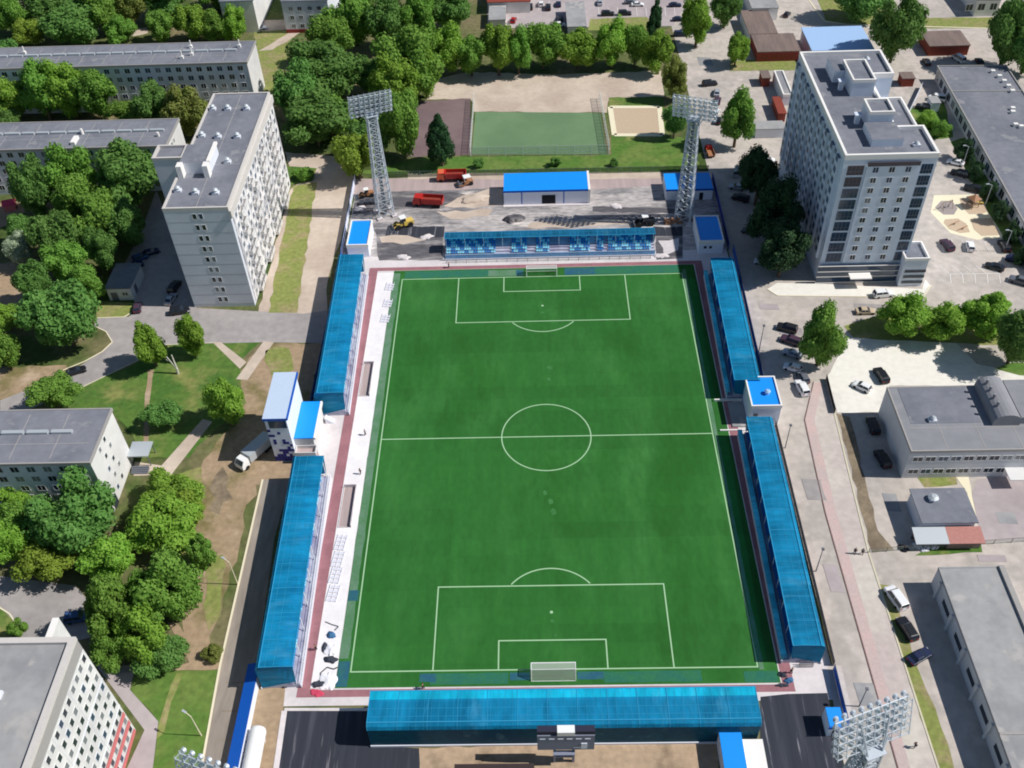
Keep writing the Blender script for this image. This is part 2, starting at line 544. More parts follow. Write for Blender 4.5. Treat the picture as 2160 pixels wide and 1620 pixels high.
def strip_mesh(name, pts, wd, z0, z1, m, px=True):
    """a low bar along a polyline: kerbs, edgings"""
    if px:
        pts = [(G(*p).x, G(*p).y) for p in pts]
    b = MB()
    for p, q in zip(pts, pts[1:]):
        a, c = Vector(p), Vector(q)
        d = (c - a).normalized()
        n = Vector((-d.y, d.x)) * wd / 2
        b.prism([tuple(a + n), tuple(a - n), tuple(c - n), tuple(c + n)], z0, z1)
    o = b.build(name, M[m])
    o['kind'] = 'structure'
    return o

g = rect('ground', -1500, 1500, -1500, 1500, 0, 'earth')
# left: roads, lawns, paths
sheet('asphalt_road', [(200, 672), (272, 668), (292, 652), (420, 650), (640, 662), (690, 655), (690, 724), (560, 722), (350, 727), (292, 760), (165, 820), (118, 840), (60, 865), (0, 890), (0, 845), (140, 790), (215, 742), (236, 722), (222, 700), (200, 690)], 3, 'asphalt')
sheet('parking_lot', [(255, 575), (305, 470), (330, 400), (420, 645), (410, 653), (292, 653)], 3, 'asphalt')
sheet('asphalt_road', [(-80, 1205), (160, 1236), (187, 1268), (215, 1340), (160, 1352), (-80, 1360)], 3, 'asphalt')
sheet('forecourt', [(200, 1400), (286, 1405), (274, 1455), (334, 1522), (318, 1660), (250, 1660), (305, 1540)], 2, 'yard_mauve')
sheet('dirt_track', [(545, 660), (612, 400), (640, 380), (690, 370), (748, 372), (728, 470), (690, 600), (692, 724), (640, 664)], 2, 'sand_light', rough=.3)
sheet('lawn_strip', [(566, 660), (618, 392), (668, 384), (627, 660)], 3, 'lawn_dry', rough=.4)
sheet('dirt', [(556, 722), (692, 722), (655, 830), (640, 890), (615, 965), (610, 1020), (540, 1022), (470, 1260), (428, 1400), (385, 1372), (405, 1150), (430, 970), (505, 880), (500, 790)], 1, 'dirt', rough=.8)
sheet('lawn', [(165, 824), (290, 764), (345, 730), (455, 724), (505, 772), (520, 850), (455, 905), (400, 965), (300, 968), (285, 930), (235, 862), (120, 862)], 2, 'lawn', rough=.5)
sheet('lawn', [(340, 1010), (425, 985), (412, 1100), (395, 1280), (372, 1300), (330, 1240)], 2, 'lawn_dry', rough=.8)
sheet('lawn', [(470, 724), (550, 722), (512, 756)], 2, 'lawn', rough=.2)
sheet('dirt', [(-60, 780), (140, 770), (150, 790), (60, 842), (-60, 850)], 2, 'dirt', rough=.5)
sheet('path', [(448, 722), (466, 722), (520, 764), (506, 778)], 4, 'sand_light')
sheet('path', [(556, 720), (578, 722), (522, 802), (498, 800)], 4, 'sand_light')
sheet('path', [(428, 884), (448, 890), (358, 1006), (334, 990)], 4, 'sand_light')
sheet('path', [(312, 780), (325, 780), (315, 850), (312, 965), (302, 965), (305, 850)], 4, 'dirt', rough=.15)
sheet('path', [(284, 974), (352, 984), (348, 1002), (282, 1004)], 4, 'sand_light')
sheet('lawn', [(286, 1417), (462, 1413), (416, 1660), (316, 1660), (334, 1522), (275, 1456)], 3, 'lawn_bright', rough=.3)
sheet('worn_path', [(373, 1420), (386, 1420), (362, 1480), (346, 1545), (330, 1560), (334, 1530), (350, 1480)], 4, 'lawn_dry', rough=.2)
sheet('path', [(352, 1312), (376, 1316), (420, 1392), (464, 1398), (464, 1412), (335, 1414), (400, 1398)], 4, 'dirt', rough=.15)
sheet('path', [(240, 1412), (286, 1409), (286, 1417), (242, 1422)], 4, 'asphalt')
sheet('pavement', [(556, 1012), (614, 1012), (580, 1130), (540, 1412), (485, 1660), (418, 1660), (464, 1405)], 3, 'walk_beige')
strip_mesh('kerb', [(554, 1012), (464, 1405), (418, 1660)], .35, 0, .14, 'cream')
strip_mesh('kerb', [(165, 821), (290, 761), (347, 728), (455, 723)], .22, 0, .13, 'kerb')
strip_mesh('kerb', [(112, 790), (180, 762), (216, 742), (237, 722), (224, 700), (203, 690)], .22, 0, .13, 'cream')
strip_mesh('kerb', [(205, 671), (262, 669), (277, 660)], .22, 0, .13, 'cream')
strip_mesh('kerb', [(-20, 1270), (20, 1295), (36, 1318)], .25, 0, .13, 'cream')
sheet('lawn', [(205, 635), (285, 640), (276, 660), (262, 668), (203, 670)], 4, 'lawn_dry')
sheet('lawn', [(-40, 1275), (5, 1285), (36, 1318), (45, 1345), (-40, 1350)], 4, 'lawn')
sheet('grass', [(520, 40), (620, 70), (590, 190), (556, 200), (540, 90)], 1, 'lawn_dry', rough=.6)
sheet('dirt_track', [(505, 45), (690, 38), (690, 60), (640, 66), (575, 105), (545, 108), (620, 62), (515, 68)], 3, 'sand_light', rough=.4)
sheet('dirt_track', [(600, 320), (720, 330), (745, 372), (640, 380), (610, 360)], 1, 'sand_light', rough=.5)
sheet('grass', [(600, 350), (668, 355), (660, 382), (612, 390)], 3, 'lawn')
sheet('dirt_track', [(230, 65), (310, 58), (312, 70), (235, 85)], 2, 'sand_light', rough=.4)
sheet('dirt', [(-40, 430), (55, 425), (40, 470), (-40, 490)], 2, 'dirt', rough=.6)
sheet('dirt', [(-40, 560), (80, 545), (60, 640), (-40, 660)], 2, 'dirt', rough=.6)
# stadium floor
rect('stadium_floor', -50, 46.2, -58.5, 62, 2, 'paving')
rect('running_track', -42.5, -40.4, -57.0, 57.4, 4, 'track')
rect('running_track', -40.4, 39.4, -57.0, -55.7, 4, 'track')
rect('running_track', -40.4, 39.4, 56.1, 57.4, 4, 'track')
rect('running_track', 37.5, 39.4, -55.7, 56.1, 4, 'track')
rect('paved_strip', -40.38, -36.35, -55.3, 55.4, 4, 'paving_white')
rect('pitch', -36.3, 37.3, -55.4, 56.0, 4, 'turf')
rect('worn_turf', -36.28, -34.7, -50, 55, 5, 'turf_grey', rough=.12)
rect('worn_turf', 34.25, 35.0, -53, 54, 5, 'turf_grey', rough=.10)
for x0, x1, y0, y1, m_ in ((-20.5, -7.5, -55.0, -53.0, 'turf_teal'), (-22.3, -19.5, -54.5, -53.0, 'turf_blue'), (-7.2, -3.9, -54.4, -53.0, 'turf_blue'), (4.0, 8.4, -54.4, -53.0, 'turf_blue'),
                           (8.4, 24.5, -55.0, -53.0, 'turf_teal'), (31.5, 37.0, -55.3, -53.3, 'turf_teal'), (-36.2, -34.3, -55.2, -50.5, 'turf_blue'), (-36.2, -34.4, -38.6, -36.4, 'turf_blue'),
                           (-33.5, -13.0, 52.9, 55.6, 'turf_teal'), (-13, -4.6, 53.0, 55.4, 'turf_grey'), (-6.2, -4.4, 52.9, 55.2, 'turf_blue'), (5.6, 13, 52.9, 55.6, 'turf_blue'), (13, 33.5, 52.9, 55.8, 'turf_teal')):
    rect('coloured_turf', x0, x1, y0, y1, 6, m_, rough=.06)

for k, (x, y, w_, h_) in enumerate(((1160, 776, 8, 5), (1158, 800, 5, 5), (1162, 1058, 7, 8), (1168, 1080, 8, 9), (1150, 1040, 6, 6), (1145, 660, 6, 3), (1166, 1310, 6, 4), (1172, 1340, 5, 4))):
    sheet('worn_turf', [(x + w_ * .7 * math.cos(t * .7) * (1 + .4 * (t % 2)), y + h_ * .7 * math.sin(t * .7) * (1 + .4 * (t % 3 == 0))) for t in range(9)], 5, 'turf_scuff', rough=.2)

def pitch_lines():
    b = MB()
    z0, z1 = 0.0, 0.092
    w = .12
    def bar(x0, y0, x1, y1):
        b.face([(min(x0, x1) - w, min(y0, y1) - w, z1), (max(x0, x1) + w, min(y0, y1) - w, z1), (max(x0, x1) + w, max(y0, y1) + w, z1), (min(x0, x1) - w, max(y0, y1) + w, z1)])
    def arc(cx, cy, r, a0, a1, n=48):
        for i in range(n):
            p, q = a0 + (a1 - a0) * i / n, a0 + (a1 - a0) * (i + 1) / n
            b.face([(cx + (r - w) * math.cos(p), cy + (r - w) * math.sin(p), z1), (cx + (r + w) * math.cos(p), cy + (r + w) * math.sin(p), z1),
                    (cx + (r + w) * math.cos(q), cy + (r + w) * math.sin(q), z1), (cx + (r - w) * math.cos(q), cy + (r - w) * math.sin(q), z1)])
    # butt the bars so that no two overlap
    for x in (-34, 34):
        bar(x, -52.5, x, 52.5)
    g = 2 * w
    for y in (-52.5, 52.5):
        bar(-34 + g, y, 34 - g, y)
    bar(-34 + g, 0, -9.15 - g, 0)
    bar(-9.15 + g, 0, 9.15 - g, 0)
    bar(9.15 + g, 0, 34 - g, 0)
    arc(0, 0, 9.15, 0, 2 * math.pi, 96)
    for s in (-1, 1):
        for hw, dp in ((20.16, 16.5), (9.16, 5.5)):
            for sx in (-1, 1):
                lo, hi = sorted((s * 52.5 - s * g, s * 52.5 - s * dp))
                bar(sx * hw, lo, sx * hw, hi)
            bar(-hw + g, s * (52.5 - dp), hw - g, s * (52.5 - dp))
        a = math.acos(5.5 / 9.15) - .045
        base = math.pi / 2 if s < 0 else -math.pi / 2
        arc(0, s * 41.5, 9.15, base - a, base + a, 32)
        for t in range(8):
            p, q = t * math.pi / 4, (t + 1) * math.pi / 4
            b.face([(0, s * 41.5, z1), (.3 * math.cos(p), s * 41.5 + .3 * math.sin(p), z1), (.3 * math.cos(q), s * 41.5 + .3 * math.sin(q), z1)])
    o = b.build('pitch_markings', M['line'])
    o['kind'] = 'structure'
pitch_lines()

# construction yard north of the pitch
rect('construction_yard', -50, 46.5, 62, 97.5, 2, 'gravel', rough=.2)
sheet('paved_strip', [(745, 378), (1065, 372), (1065, 397), (745, 410)], 4, 'pavers', rough=.15)
sheet('paved_strip', [(1240, 372), (1400, 370), (1400, 392), (1240, 400)], 4, 'pavers', rough=.15)
sheet('dirt_track', [(860, 366), (1500, 362), (1505, 376), (1060, 380), (860, 378)], 5, 'sand_light', rough=.2)
sheet('sand_heap_floor', [(935, 435), (985, 410), (1040, 396), (1062, 400), (1062, 432), (1000, 440)], 5, 'sand_light', rough=.6)
sheet('dark_gravel', [(745, 410), (910, 402), (1000, 412), (930, 440), (840, 442), (745, 452)], 4, 'gravel_dark', rough=.5)
sheet('dark_gravel', [(1250, 436), (1445, 440), (1440, 452), (1250, 446)], 4, 'gravel_dark', rough=.4)  # dark strip painted along the shadow of the right mast
sheet('dark_asphalt', [(790, 485), (935, 485), (935, 548), (800, 550)], 4, 'gravel_dark', rough=.3)
sheet('dark_asphalt', [(1385, 500), (1440, 498), (1440, 545), (1385, 548)], 4, 'gravel_dark', rough=.3)
sheet('dark_asphalt', [(818, 476), (938, 478), (936, 500), (812, 500)], 5, 'asphalt_dark', rough=.4)
sheet('dark_asphalt', [(1378, 478), (1440, 478), (1440, 498), (1380, 498)], 5, 'asphalt_dark', rough=.4)
sheet('scraped_gravel', [(800, 500), (860, 497), (900, 506), (850, 516), (805, 512)], 5, 'sand_light', rough=.7)
sheet('scraped_gravel', [(1120, 470), (1300, 462), (1340, 470), (1200, 482), (1110, 480)], 5, 'sand_light', rough=.8)
sheet('scraped_gravel', [(920, 446), (1040, 442), (1030, 456), (950, 462)], 5, 'sand_light', rough=.7)
sheet('scraped_gravel', [(1388, 508), (1432, 502), (1430, 528), (1400, 540)], 5, 'paving', rough=.6)
# south corners
sheet('dark_asphalt', [(602, 1497), (782, 1497), (786, 1570), (892, 1580), (884, 1660), (578, 1660)], 3, 'asphalt_dark')
sheet('dark_asphalt', [(1604, 1470), (1660, 1464), (1745, 1462), (1790, 1660), (1604, 1660)], 3, 'asphalt_dark')
sheet('sand', [(884, 1578), (1515, 1562), (1515, 1680), (884, 1680)], 3, 'sand', rough=.2)
sheet('dirt', [(545, 1432), (604, 1428), (592, 1560), (575, 1660), (490, 1660), (530, 1540)], 3, 'dirt', rough=.2)
sheet('pavement', [(1745, 1400), (1775, 1405), (1810, 1560), (1790, 1660), (1770, 1560)], 3, 'walk')
sheet('soil_patch', [(455, 1002), (470, 985), (482, 1005), (478, 1030), (492, 1052), (470, 1060), (462, 1085), (440, 1075), (455, 1050), (440, 1030)], 4, 'dark_soil', rough=.4)
sheet('soil_patch', [(560, 740), (610, 735), (620, 780), (575, 800)], 4, 'lawn_dry', rough=1.3)
sheet('soil_patch', [(430, 1180), (470, 1170), (465, 1300), (440, 1330)], 4, 'lawn_dry', rough=.7)
strip_mesh('kerb', [(600, 1500), (577, 1660)], .9, 0, .12, 'paving')
strip_mesh('kerb', [(600, 1497), (782, 1497)], .5, 0, .12, 'paving')
strip_mesh('pavement_seam', [(478, 1440), (520, 1440)], .12, .04, .052, 'dark_soil')
strip_mesh('pavement_seam', [(468, 1500), (508, 1500)], .12, .04, .052, 'dark_soil')
strip_mesh('pavement_seam', [(458, 1560), (496, 1560)], .12, .04, .052, 'dark_soil')
# right: one wide yard, then its parts
rect('yard', 46.6, 330, -160, 250, 1, 'yard')
sheet('pavement', [(1714, 806), (1744, 800), (1760, 870), (1830, 1160), (1990, 1660), (1905, 1660), (1740, 1080), (1697, 886)], 3, 'walk')
strip_mesh('kerb', [(1716, 806), (1697, 886), (1740, 1080), (1905, 1660)], .2, 0, .1, 'red_kerb')
sheet('pavement', [(1718, 808), (1699, 886), (1742, 1080), (1907, 1660), (1932, 1660), (1764, 1080), (1718, 886), (1734, 806)], 4, 'pink_paving')
strip_mesh('kerb', [(1760, 872), (1832, 1165), (1992, 1660)], .3, 0, .12, 'kerb')
sheet('dirt', [(1764, 872), (1792, 880), (1852, 1120), (1886, 1160), (1840, 1166)], 3, 'dark_soil', rough=.3)
sheet('lawn_strip', [(1853, 1232), (1882, 1236), (1940, 1420), (2000, 1570), (2020, 1680), (1992, 1660), (1900, 1380)], 3, 'lawn_dry', rough=.3)
sheet('concrete_lot', [(1790, 712), (2010, 718), (2060, 768), (2160, 790), (2240, 800), (2240, 812), (1876, 814), (1855, 870), (1766, 870), (1742, 798)], 3, 'concrete_white', rough=.2)
sheet('pavement', [(1618, 610), (1640, 597), (1735, 599), (1945, 610), (1952, 590), (1962, 602), (1948, 626), (1640, 623)], 3, 'concrete_white')
strip_mesh('kerb', [(1618, 610), (1640, 624), (1948, 627), (1963, 602)], .25, 0, .13, 'cream')
sheet('lawn', [(1780, 688), (1870, 662), (2200, 690), (2200, 735), (1800, 712)], 3, 'lawn_dry', rough=.3)
sheet('lawn', [(2098, 778), (2135, 765), (2240, 770), (2240, 798), (2150, 792)], 4, 'lawn_bright', rough=.2)
sheet('parking_lot', [(2062, 1012), (2240, 985), (2240, 1140), (2070, 1142), (2050, 1040)], 3, 'yard_mauve')
sheet('driveway', [(2015, 1004), (2042, 1002), (2062, 1100), (2050, 1100), (2040, 1040)], 4, 'cream', rough=.1)
sheet('lawn', [(1935, 1008), (2015, 1003), (2020, 1022), (1950, 1028)], 3, 'lawn_dry', rough=.2)
sheet('lawn', [(1975, 1150), (2068, 1140), (2072, 1165), (1930, 1172)], 3, 'lawn', rough=.2)
sheet('playground_floor', [(1970, 412), (2074, 410), (2118, 502), (2060, 506), (2005, 492), (1963, 448)], 3, 'cream')
sheet('rubber_floor', [(1985, 424), (2008, 424), (2020, 440), (2012, 453), (1990, 453), (1972, 438)], 4, 'hexgrey')
sheet('rubber_floor', [(2024, 418), (2068, 418), (2084, 446), (2070, 452), (2044, 452), (2028, 436)], 4, 'hexpatch')
sheet('rubber_floor', [(1993, 463), (2020, 461), (2038, 472), (2046, 490), (2026, 492), (2002, 484), (1990, 470)], 4, 'hexpatch')
sheet('rubber_floor', [(2046, 462), (2090, 460), (2110, 496), (2070, 498), (2054, 484)], 4, 'hexpatch')
for x in (1992, 2018, 2044, 2070, 2096):
    strip_mesh('road_marking', [(x + 14, 598), (x + 12, 579)], .18, .004, .060, 'marking')
    strip_mesh('road_marking', [(x + 12, 579), (x - 12, 560)], .18, .004, .060, 'marking')
strip_mesh('road_marking', [(2004, 579), (2108, 577)], .18, .004, .064, 'marking')
for k, (x, y, w_, h_) in enumerate(((1690, 1010, 40, 46), (1735, 1190, 30, 60), (1800, 1440, 44, 50), (1640, 690, 50, 18), (1600, 640, 40, 14), (1860, 1040, 30, 40), (1800, 640, 60, 10), (2060, 1170, 60, 16), (1470, 120, 30, 20), (1480, 230, 16, 30), (1900, 1300, 18, 40), (2100, 1080, 40, 26))):
    sheet('asphalt_patch', [(x, y), (x + w_, y + 2), (x + w_ + h_ * .3, y + h_), (x + h_ * .3, y + h_ - 2)], 5, ('asphalt', 'yard_mauve', 'roof_light')[k % 3], rough=.15)
for k in range(9):
    strip_mesh('road_marking', [(1262 + 20 * k, 16), (1264 + 20 * k, 34)], .2, .03, .085, 'marking')
for k in range(6):
    strip_mesh('road_marking', [(1070 + 22 * k, 2), (1070 + 22 * k, 22)], .2, .03, .085, 'marking')
for k in range(5):
    strip_mesh('road_marking', [(1985 + 22 * k, 506), (1990 + 24 * k, 532)], .16, .03, .085, 'marking')
# north: sports ground
sheet('dirt_yard', [(900, 210), (918, 166), (1000, 152), (1180, 158), (1395, 150), (1400, 206), (1285, 208), (1280, 238), (1000, 236), (992, 208)], 2, 'sand_light', rough=.5)
sheet('maroon_ground', [(880, 214), (992, 208), (994, 326), (845, 332)], 2, 'maroon', rough=.2)
sheet('minipitch', [(1003, 236), (1266, 238), (1281, 326), (995, 326)], 3, 'minipitch')
sheet('grass', [(748, 366), (890, 334), (1000, 330), (1290, 327), (1288, 294), (1440, 290), (1476, 345), (1460, 364), (860, 368)], 2, 'lawn_bright', rough=.4)
sheet('grass', [(1284, 206), (1400, 204), (1404, 296), (1290, 296)], 2, 'lawn', rough=.3)
sheet('sand_court', [(1287, 226), (1391, 226), (1397, 285), (1296, 285)], 4, 'hexpatch')
strip_mesh('court_edge', [(1287, 226), (1391, 226), (1397, 285), (1296, 285), (1287, 226)], 1.5, 0, .1, 'cream')
sheet('parking_lot', [(1028, -30), (1445, -30), (1440, 20), (1420, 55), (1028, 60)], 2, 'yard_mauve')
sheet('lawn', [(1245, 40), (1365, 36), (1380, 62), (1240, 64)], 3, 'lawn_dry', rough=.3)
sheet('lawn', [(1718, -20), (1880, -20), (1862, 55), (1785, 50), (1742, 44)], 3, 'lawn_dry', rough=.2)
sheet('lawn', [(1940, 38), (2200, 36), (2200, 60), (1950, 60)], 3, 'lawn_dry', rough=.2)
sheet('lawn', [(1540, 128), (1682, 124), (1682, 148), (1540, 150)], 3, 'lawn_dry', rough=.2)
sheet('lawn', [(1915, 230), (1990, 215), (2010, 290), (1920, 300)], 3, 'lawn', rough=.4)
strip_mesh('kerb', [(1706, 0), (1738, 44), (1785, 52), (2160, 62)], .5, 0, .12, 'cream')
sheet('lawn', [(2005, 300), (2035, 290), (2170, 540), (2170, 560), (2150, 560)], 3, 'lawn', rough=.4)

# ------------------------------------------------------------------ buildings
R90 = math.pi / 2
def win_mb(w, h, kind='plain'):
    b = MB()
    t = .09
    b.box(-w / 2, w / 2, -.05, .03, -t, 0, 0)
    b.box(-w / 2, w / 2, -.05, .03, h, h + t, 0)
    b.box(-w / 2 - t, -w / 2, -.05, .03, -t, h + t, 0)
    b.box(w / 2, w / 2 + t, -.05, .03, -t, h + t, 0)
    if w > .9:
        b.box(-t / 2, t / 2, -.045, .03, 0, h, 0)
        b.box(-w / 2, -t / 2, -.02, .03, 0, h, 1)
        b.box(t / 2, w / 2, -.02, .03, 0, h, 1)
    else:
        b.box(-w / 2, w / 2, -.02, .03, 0, h, 1)
    return b

def put_windows(th, spots, w, h, mats, name='window', limit=100, cache={}):
    """spots: (x, y, z, rz) in the building's own frame, the best seen first"""
    b = win_mb(w, h)
    me = b.mesh(name, mats)
    me2 = b.mesh(name, [mats[0], M['glass_pale']])
    me3 = b.mesh(name, [M['panel_wall'], M['glass_blue']])
    rw = random.Random(len(spots))
    for s in spots[:limit]:
        link(name, rw.choice((me, me, me, me2, me3)), th, s[:3], s[3])
    rest = spots[limit:]
    if rest:
        r = MB()
        for x, y, z, a in rest:
            c, s_ = math.cos(a), math.sin(a)
            n = len(r.v)
            r.v += [(x + c * p[0] - s_ * p[1], y + s_ * p[0] + c * p[1], z + p[2]) for p in b.v]
            r.f += [tuple(n + i for i in f) for f in b.f]
            r.m += b.m
        o = r.build(name + '_rows', mats, th)
        o['kind'] = 'stuff'

def parapet(b, x0, x1, y0, y1, z0, z1, t, m=0):
    b.box(x0, x1, y0, y0 + t, z0, z1, m)
    b.box(x0, x1, y1 - t, y1, z0, z1, m)
    b.box(x0, x0 + t, y0 + t, y1 - t, z0, z1, m)
    b.box(x1 - t, x1, y0 + t, y1 - t, z0, z1, m)

def roof_vents(th, spots, z, r=.55, h=1.1):
    b = MB()
    b.box(-.75, .75, -.6, .6, 0, .55, 1)
    b.tube((0, 0, .55), (0, 0, h), r * .8, r * .8, 10, 0)
    b.tube((0, 0, h), (0, 0, h + .35), r * 1.25, r * .5, 10, 0)
    me = b.mesh('roof_vent', [M['vent'], M['panel_wall']])
    for x, y in spots:
        link('roof_vent', me, th, (x, y, z))

def block(name, label, cat, x0, x1, y0, y1, h, wall, roof, par=None, over=0.0, group=None, rz=0.0):
    """box building: wall, roof and (par=(material, height, width)) a parapet; own frame at the middle of its base"""
    xc, yc = (x0 + x1) / 2, (y0 + y1) / 2
    th = thing(name, label, cat, (xc, yc, 0), rz, group)
    hx, hy = (x1 - x0) / 2, (y1 - y0) / 2
    b = MB()
    b.box(-hx, hx, -hy, hy, 0, h)
    b.build('wall', M[wall], th)
    b = MB()
    b.box(-hx - over, hx + over, -hy - over, hy + over, h + .003, h + .25)
    b.build('roof', M[roof], th)
    if roof in ('roof_grey', 'roof_light', 'roof_mid') and hx > 6:
        b = MB()
        e_ = over + .55
        n_ = int(2 * hx / 7)
        for q in range(1, n_):
            x_ = -hx + 2 * hx * q / n_
            b.box(x_ - .07, x_ + .07, -hy + e_, hy - e_, h + .253, h + .275)
        b.box(-hx + e_ + .6, hx - e_ - .6, -.06 - hy * .3, .06 - hy * .3, h + .253, h + .265)
        b.build('roof_seam', M['grey_band'], th)
    if par:
        b = MB()
        e = over + .04
        parapet(b, -hx - e, hx + e, -hy - e, hy + e, h - .25, h + .25 + par[1], par[2])
        b.build('parapet', M[par[0]], th)
    return th, hx, hy

FR = [M['frame'], M['glass']]

# --- nine storey tower on the left
T, hx, hy = block('apartment_tower', 'nine storey grey apartment tower with a white mottled side, left of the stadium', 'apartment tower', -83, -68.5, 43.8, 95.0, 27.6, 'panel_wall', 'roof_grey', ('cream_band', .35, .45))
b = MB()                       # light brick skin of the sunny side, with its band on top
b.box(hx + .002, hx + .22, -hy + 1.2, hy - .3, .8, 25.4, 0)
b.build('brick_facade', M['brick_light'], T)
b = MB()
b.box(hx + .06, hx + .5, -hy - .3, hy + .3, 25.4, 27.3, 0)
b.build('cornice', M['cream_band'], T)
b = MB()
for k in range(9):
    b.box(-hx - .01, hx + .01, -hy - .025, -hy - .002, .9 + 2.95 * k, .96 + 2.95 * k)
b.build('panel_seams', M['grey_band'], T)
spots = []
for k in range(9):
    spots.append((-.65, -hy, 1.6 + 2.95 * k, 0))
    spots.append((.75, -hy, 1.6 + 2.95 * k, 0))
put_windows(T, spots, .8, 1.35, FR)
spots = []
bal = MB()
rr = random.Random(3)
for k in range(9):
    for j in range(17):
        y = -hy + 3.2 + j * 2.85
        if j % 4 in (1, 2):
            pass
        spots.append((hx + .22, y, 1.5 + 2.72 * k, R90))
bal_me = MB()
bal_me.box(-1.25, 1.25, -.95, -.88, 0, 1.0, 0)
bal_me.box(-1.25, -1.18, -.88, .0, 0, 1.0, 0)
bal_me.box(1.18, 1.25, -.88, .0, 0, 1.0, 0)
bal_me.box(-1.25, 1.25, -.95, 0, -.12, -.001, 0)
bme = bal_me.mesh('balcony', M['white_wall'])
for k in range(9):
    for j in range(17):
        if j % 4 in (1, 2) and rr.random() < .9:
            link('balcony', bme, T, (hx + .22, -hy + 3.2 + j * 2.85, .75 + 2.72 * k), R90)
spots.sort(key=lambda s: s[1])
put_windows(T, spots, 1.25, 1.35, [M['frame'], M['glass_blue']])
roof_vents(T, [(x - -75.75, y - 69.4) for x, y in ((-81.4, 87.2), (-77.6, 87), (-72.8, 86.8), (-81.2, 74.3), (-77.1, 73.6), (-72.4, 73.4), (-72.4, 62.3), (-81.2, 50.9), (-77, 49.8), (-72.4, 49.6))], 27.85)
b = MB()
b.box(-6.4, .4, -11.4, -3.2, 27.86, 30.6, 0, 1)
b.build('lift_house', [M['panel_wall'], M['roof_grey']], T)
for x in (-6.6, -.6):
    b = MB()
    b.box(x, x + 1.2, -13.4, -11.41, 27.86, 31.0, 0)
    b.build('vent_stack', M['parapet_white'], T)
b = MB()
b.box(-.1, .7, -11.3, -3.0, 30.61, 31.1, 0)
b.build('lift_house_kerb', M['parapet_white'], T)
b = MB()
b.box(-16.0, -hx - 1.6, -2.6, 3.2, 0, 26.2, 0, 1)
b.build('stair_block', [M['panel_wall'], M['roof_grey']], T)
b = MB()
parapet(b, -16.1, -hx - 1.5, -2.7, 3.3, 26.2, 26.9, .5)
b.build('stair_block_parapet', M['cream_band'], T)
b = MB()
for k in range(9):
    b.box(-hx - 1.6, -hx, -1.6, 2.4, 2.6 + 2.9 * k, 2.8 + 2.9 * k, 0)
    b.box(-hx - 1.6, -hx, -1.6, -1.5, 2.8 + 2.9 * k, 3.7 + 2.9 * k, 0)
b.build('link_balcony', M['panel_wall'], T)

# --- long five storey blocks behind it
def slab_block(label, x0, x1, y0, y1, h, floors, seed, gable_low=False):
    T, hx, hy = block('apartment_block', label, 'apartment block', x0, x1, y0, y1, h, 'panel_wall', 'roof_grey', ('grey_band', .12, .3), .35)
    b = MB()
    b.box(hx + .003, hx + .16, -hy - .1, hy + .1, .3, h - .3)
    b.build('end_wall', M['white_wall'], T)
    sp = []
    n = int((x1 - x0) / 3.1)
    for k in range(floors):
        for j in range(n):
            sp.append((hx - 2.2 - j * 3.1, -hy, 1.5 + (h - 1.2) / floors * k, 0))
    sp.sort(key=lambda s: (-round(s[0] / 9.3), -s[2]))
    put_windows(T, sp, 1.5, 1.4, FR)
    # the service ridge of the roof: low box units in a row, ducts and hatches
    b = MB()
    x = -hx + 2
    r = random.Random(seed)
    while x < hx - 5:
        w = r.uniform(3.2, 4.2)
        b.box(x, x + w, .35, 1.15, h + .25, h + .8)
        x += w + .7
    b.build('roof_ridge', M['vent'], T)
    return T, hx, hy

B1, hx, hy = slab_block('long pale five storey block, the farther one, with antennas on its roof', -166, -86.1, 138.8, 152, 14.8, 5, 1)
b = MB()
for x, y in ((-30, 2.5), (21, 3.5), (22.5, -1.5), (20, -3.5), (36, 3)):
    b.tube((x, y, 15.05), (x + .2, y, 17.4), .25, .2, 6)
    b.box(x - .5, x + .5, y - .4, y + .4, 15.05, 15.9)
b.build('antenna', M['parapet_white'], B1)
B2, hx, hy = slab_block('long pale five storey block touching the corner of the nine storey tower', -152, -99.2, 94.2, 107.8, 13.8, 5, 2)
b = MB()
b.box(hx - 25.8, hx - 24.6, -5.5, -2.0, 14.05, 14.9)
b.tube((hx - 24.4, .2, 14.05), (hx - 24.4, .2, 15.6), .45, .3, 8)
b.tube((hx - 3, -2, 14.05), (hx - 3, -2, 15.2), .35, .35, 8)
b.build('roof_hatch', M['parapet_white'], B2)
sp = [(hx + .16, y, 8.6 + 2.6 * k, R90) for k in range(2) for y in (-2.6, -.6)]
put_windows(B2, sp, 1.0, 1.2, FR, 'end_window')
B3, hx, hy = slab_block('white end walled five storey block beside the park lawn', -130, -84.4, -17.6, -4.4, 14.7, 5, 4)
sp = []
for k in range(5):
    for y in (-2.2, .5):
        sp.append((hx + .16, y + (.9 if k % 2 else 0), 1.8 + 2.7 * k, R90))
put_windows(B3, sp, .8, 1.1, FR, 'end_window')
b = MB()
b.box(hx + .2, hx + 4.4, 6.4 - 1.6, 6.4 + 2.4, 3.0, 3.25)
b.build('entrance_canopy', M['vent'], B3)
b = MB()
for x in (hx + .5, hx + 4.1):
    for y in (5.1, 8.5):
        b.tube((x, y, 0), (x, y, 3.0), .1)
for k in range(4):
    b.box(hx + .6, hx + 4.0, 4.0 - .4 * k, 4.4 - .4 * k, 0, .75 - .17 * k)
b.build('entrance_steps', M['steel'], B3)
b = MB()
b.box(-.9, .9, -.25, 0, 0, 2.6, 0)
b.build('stair_window', FR[1], B3, loc=(hx + .16, -5.2, 0.3), rz=R90)

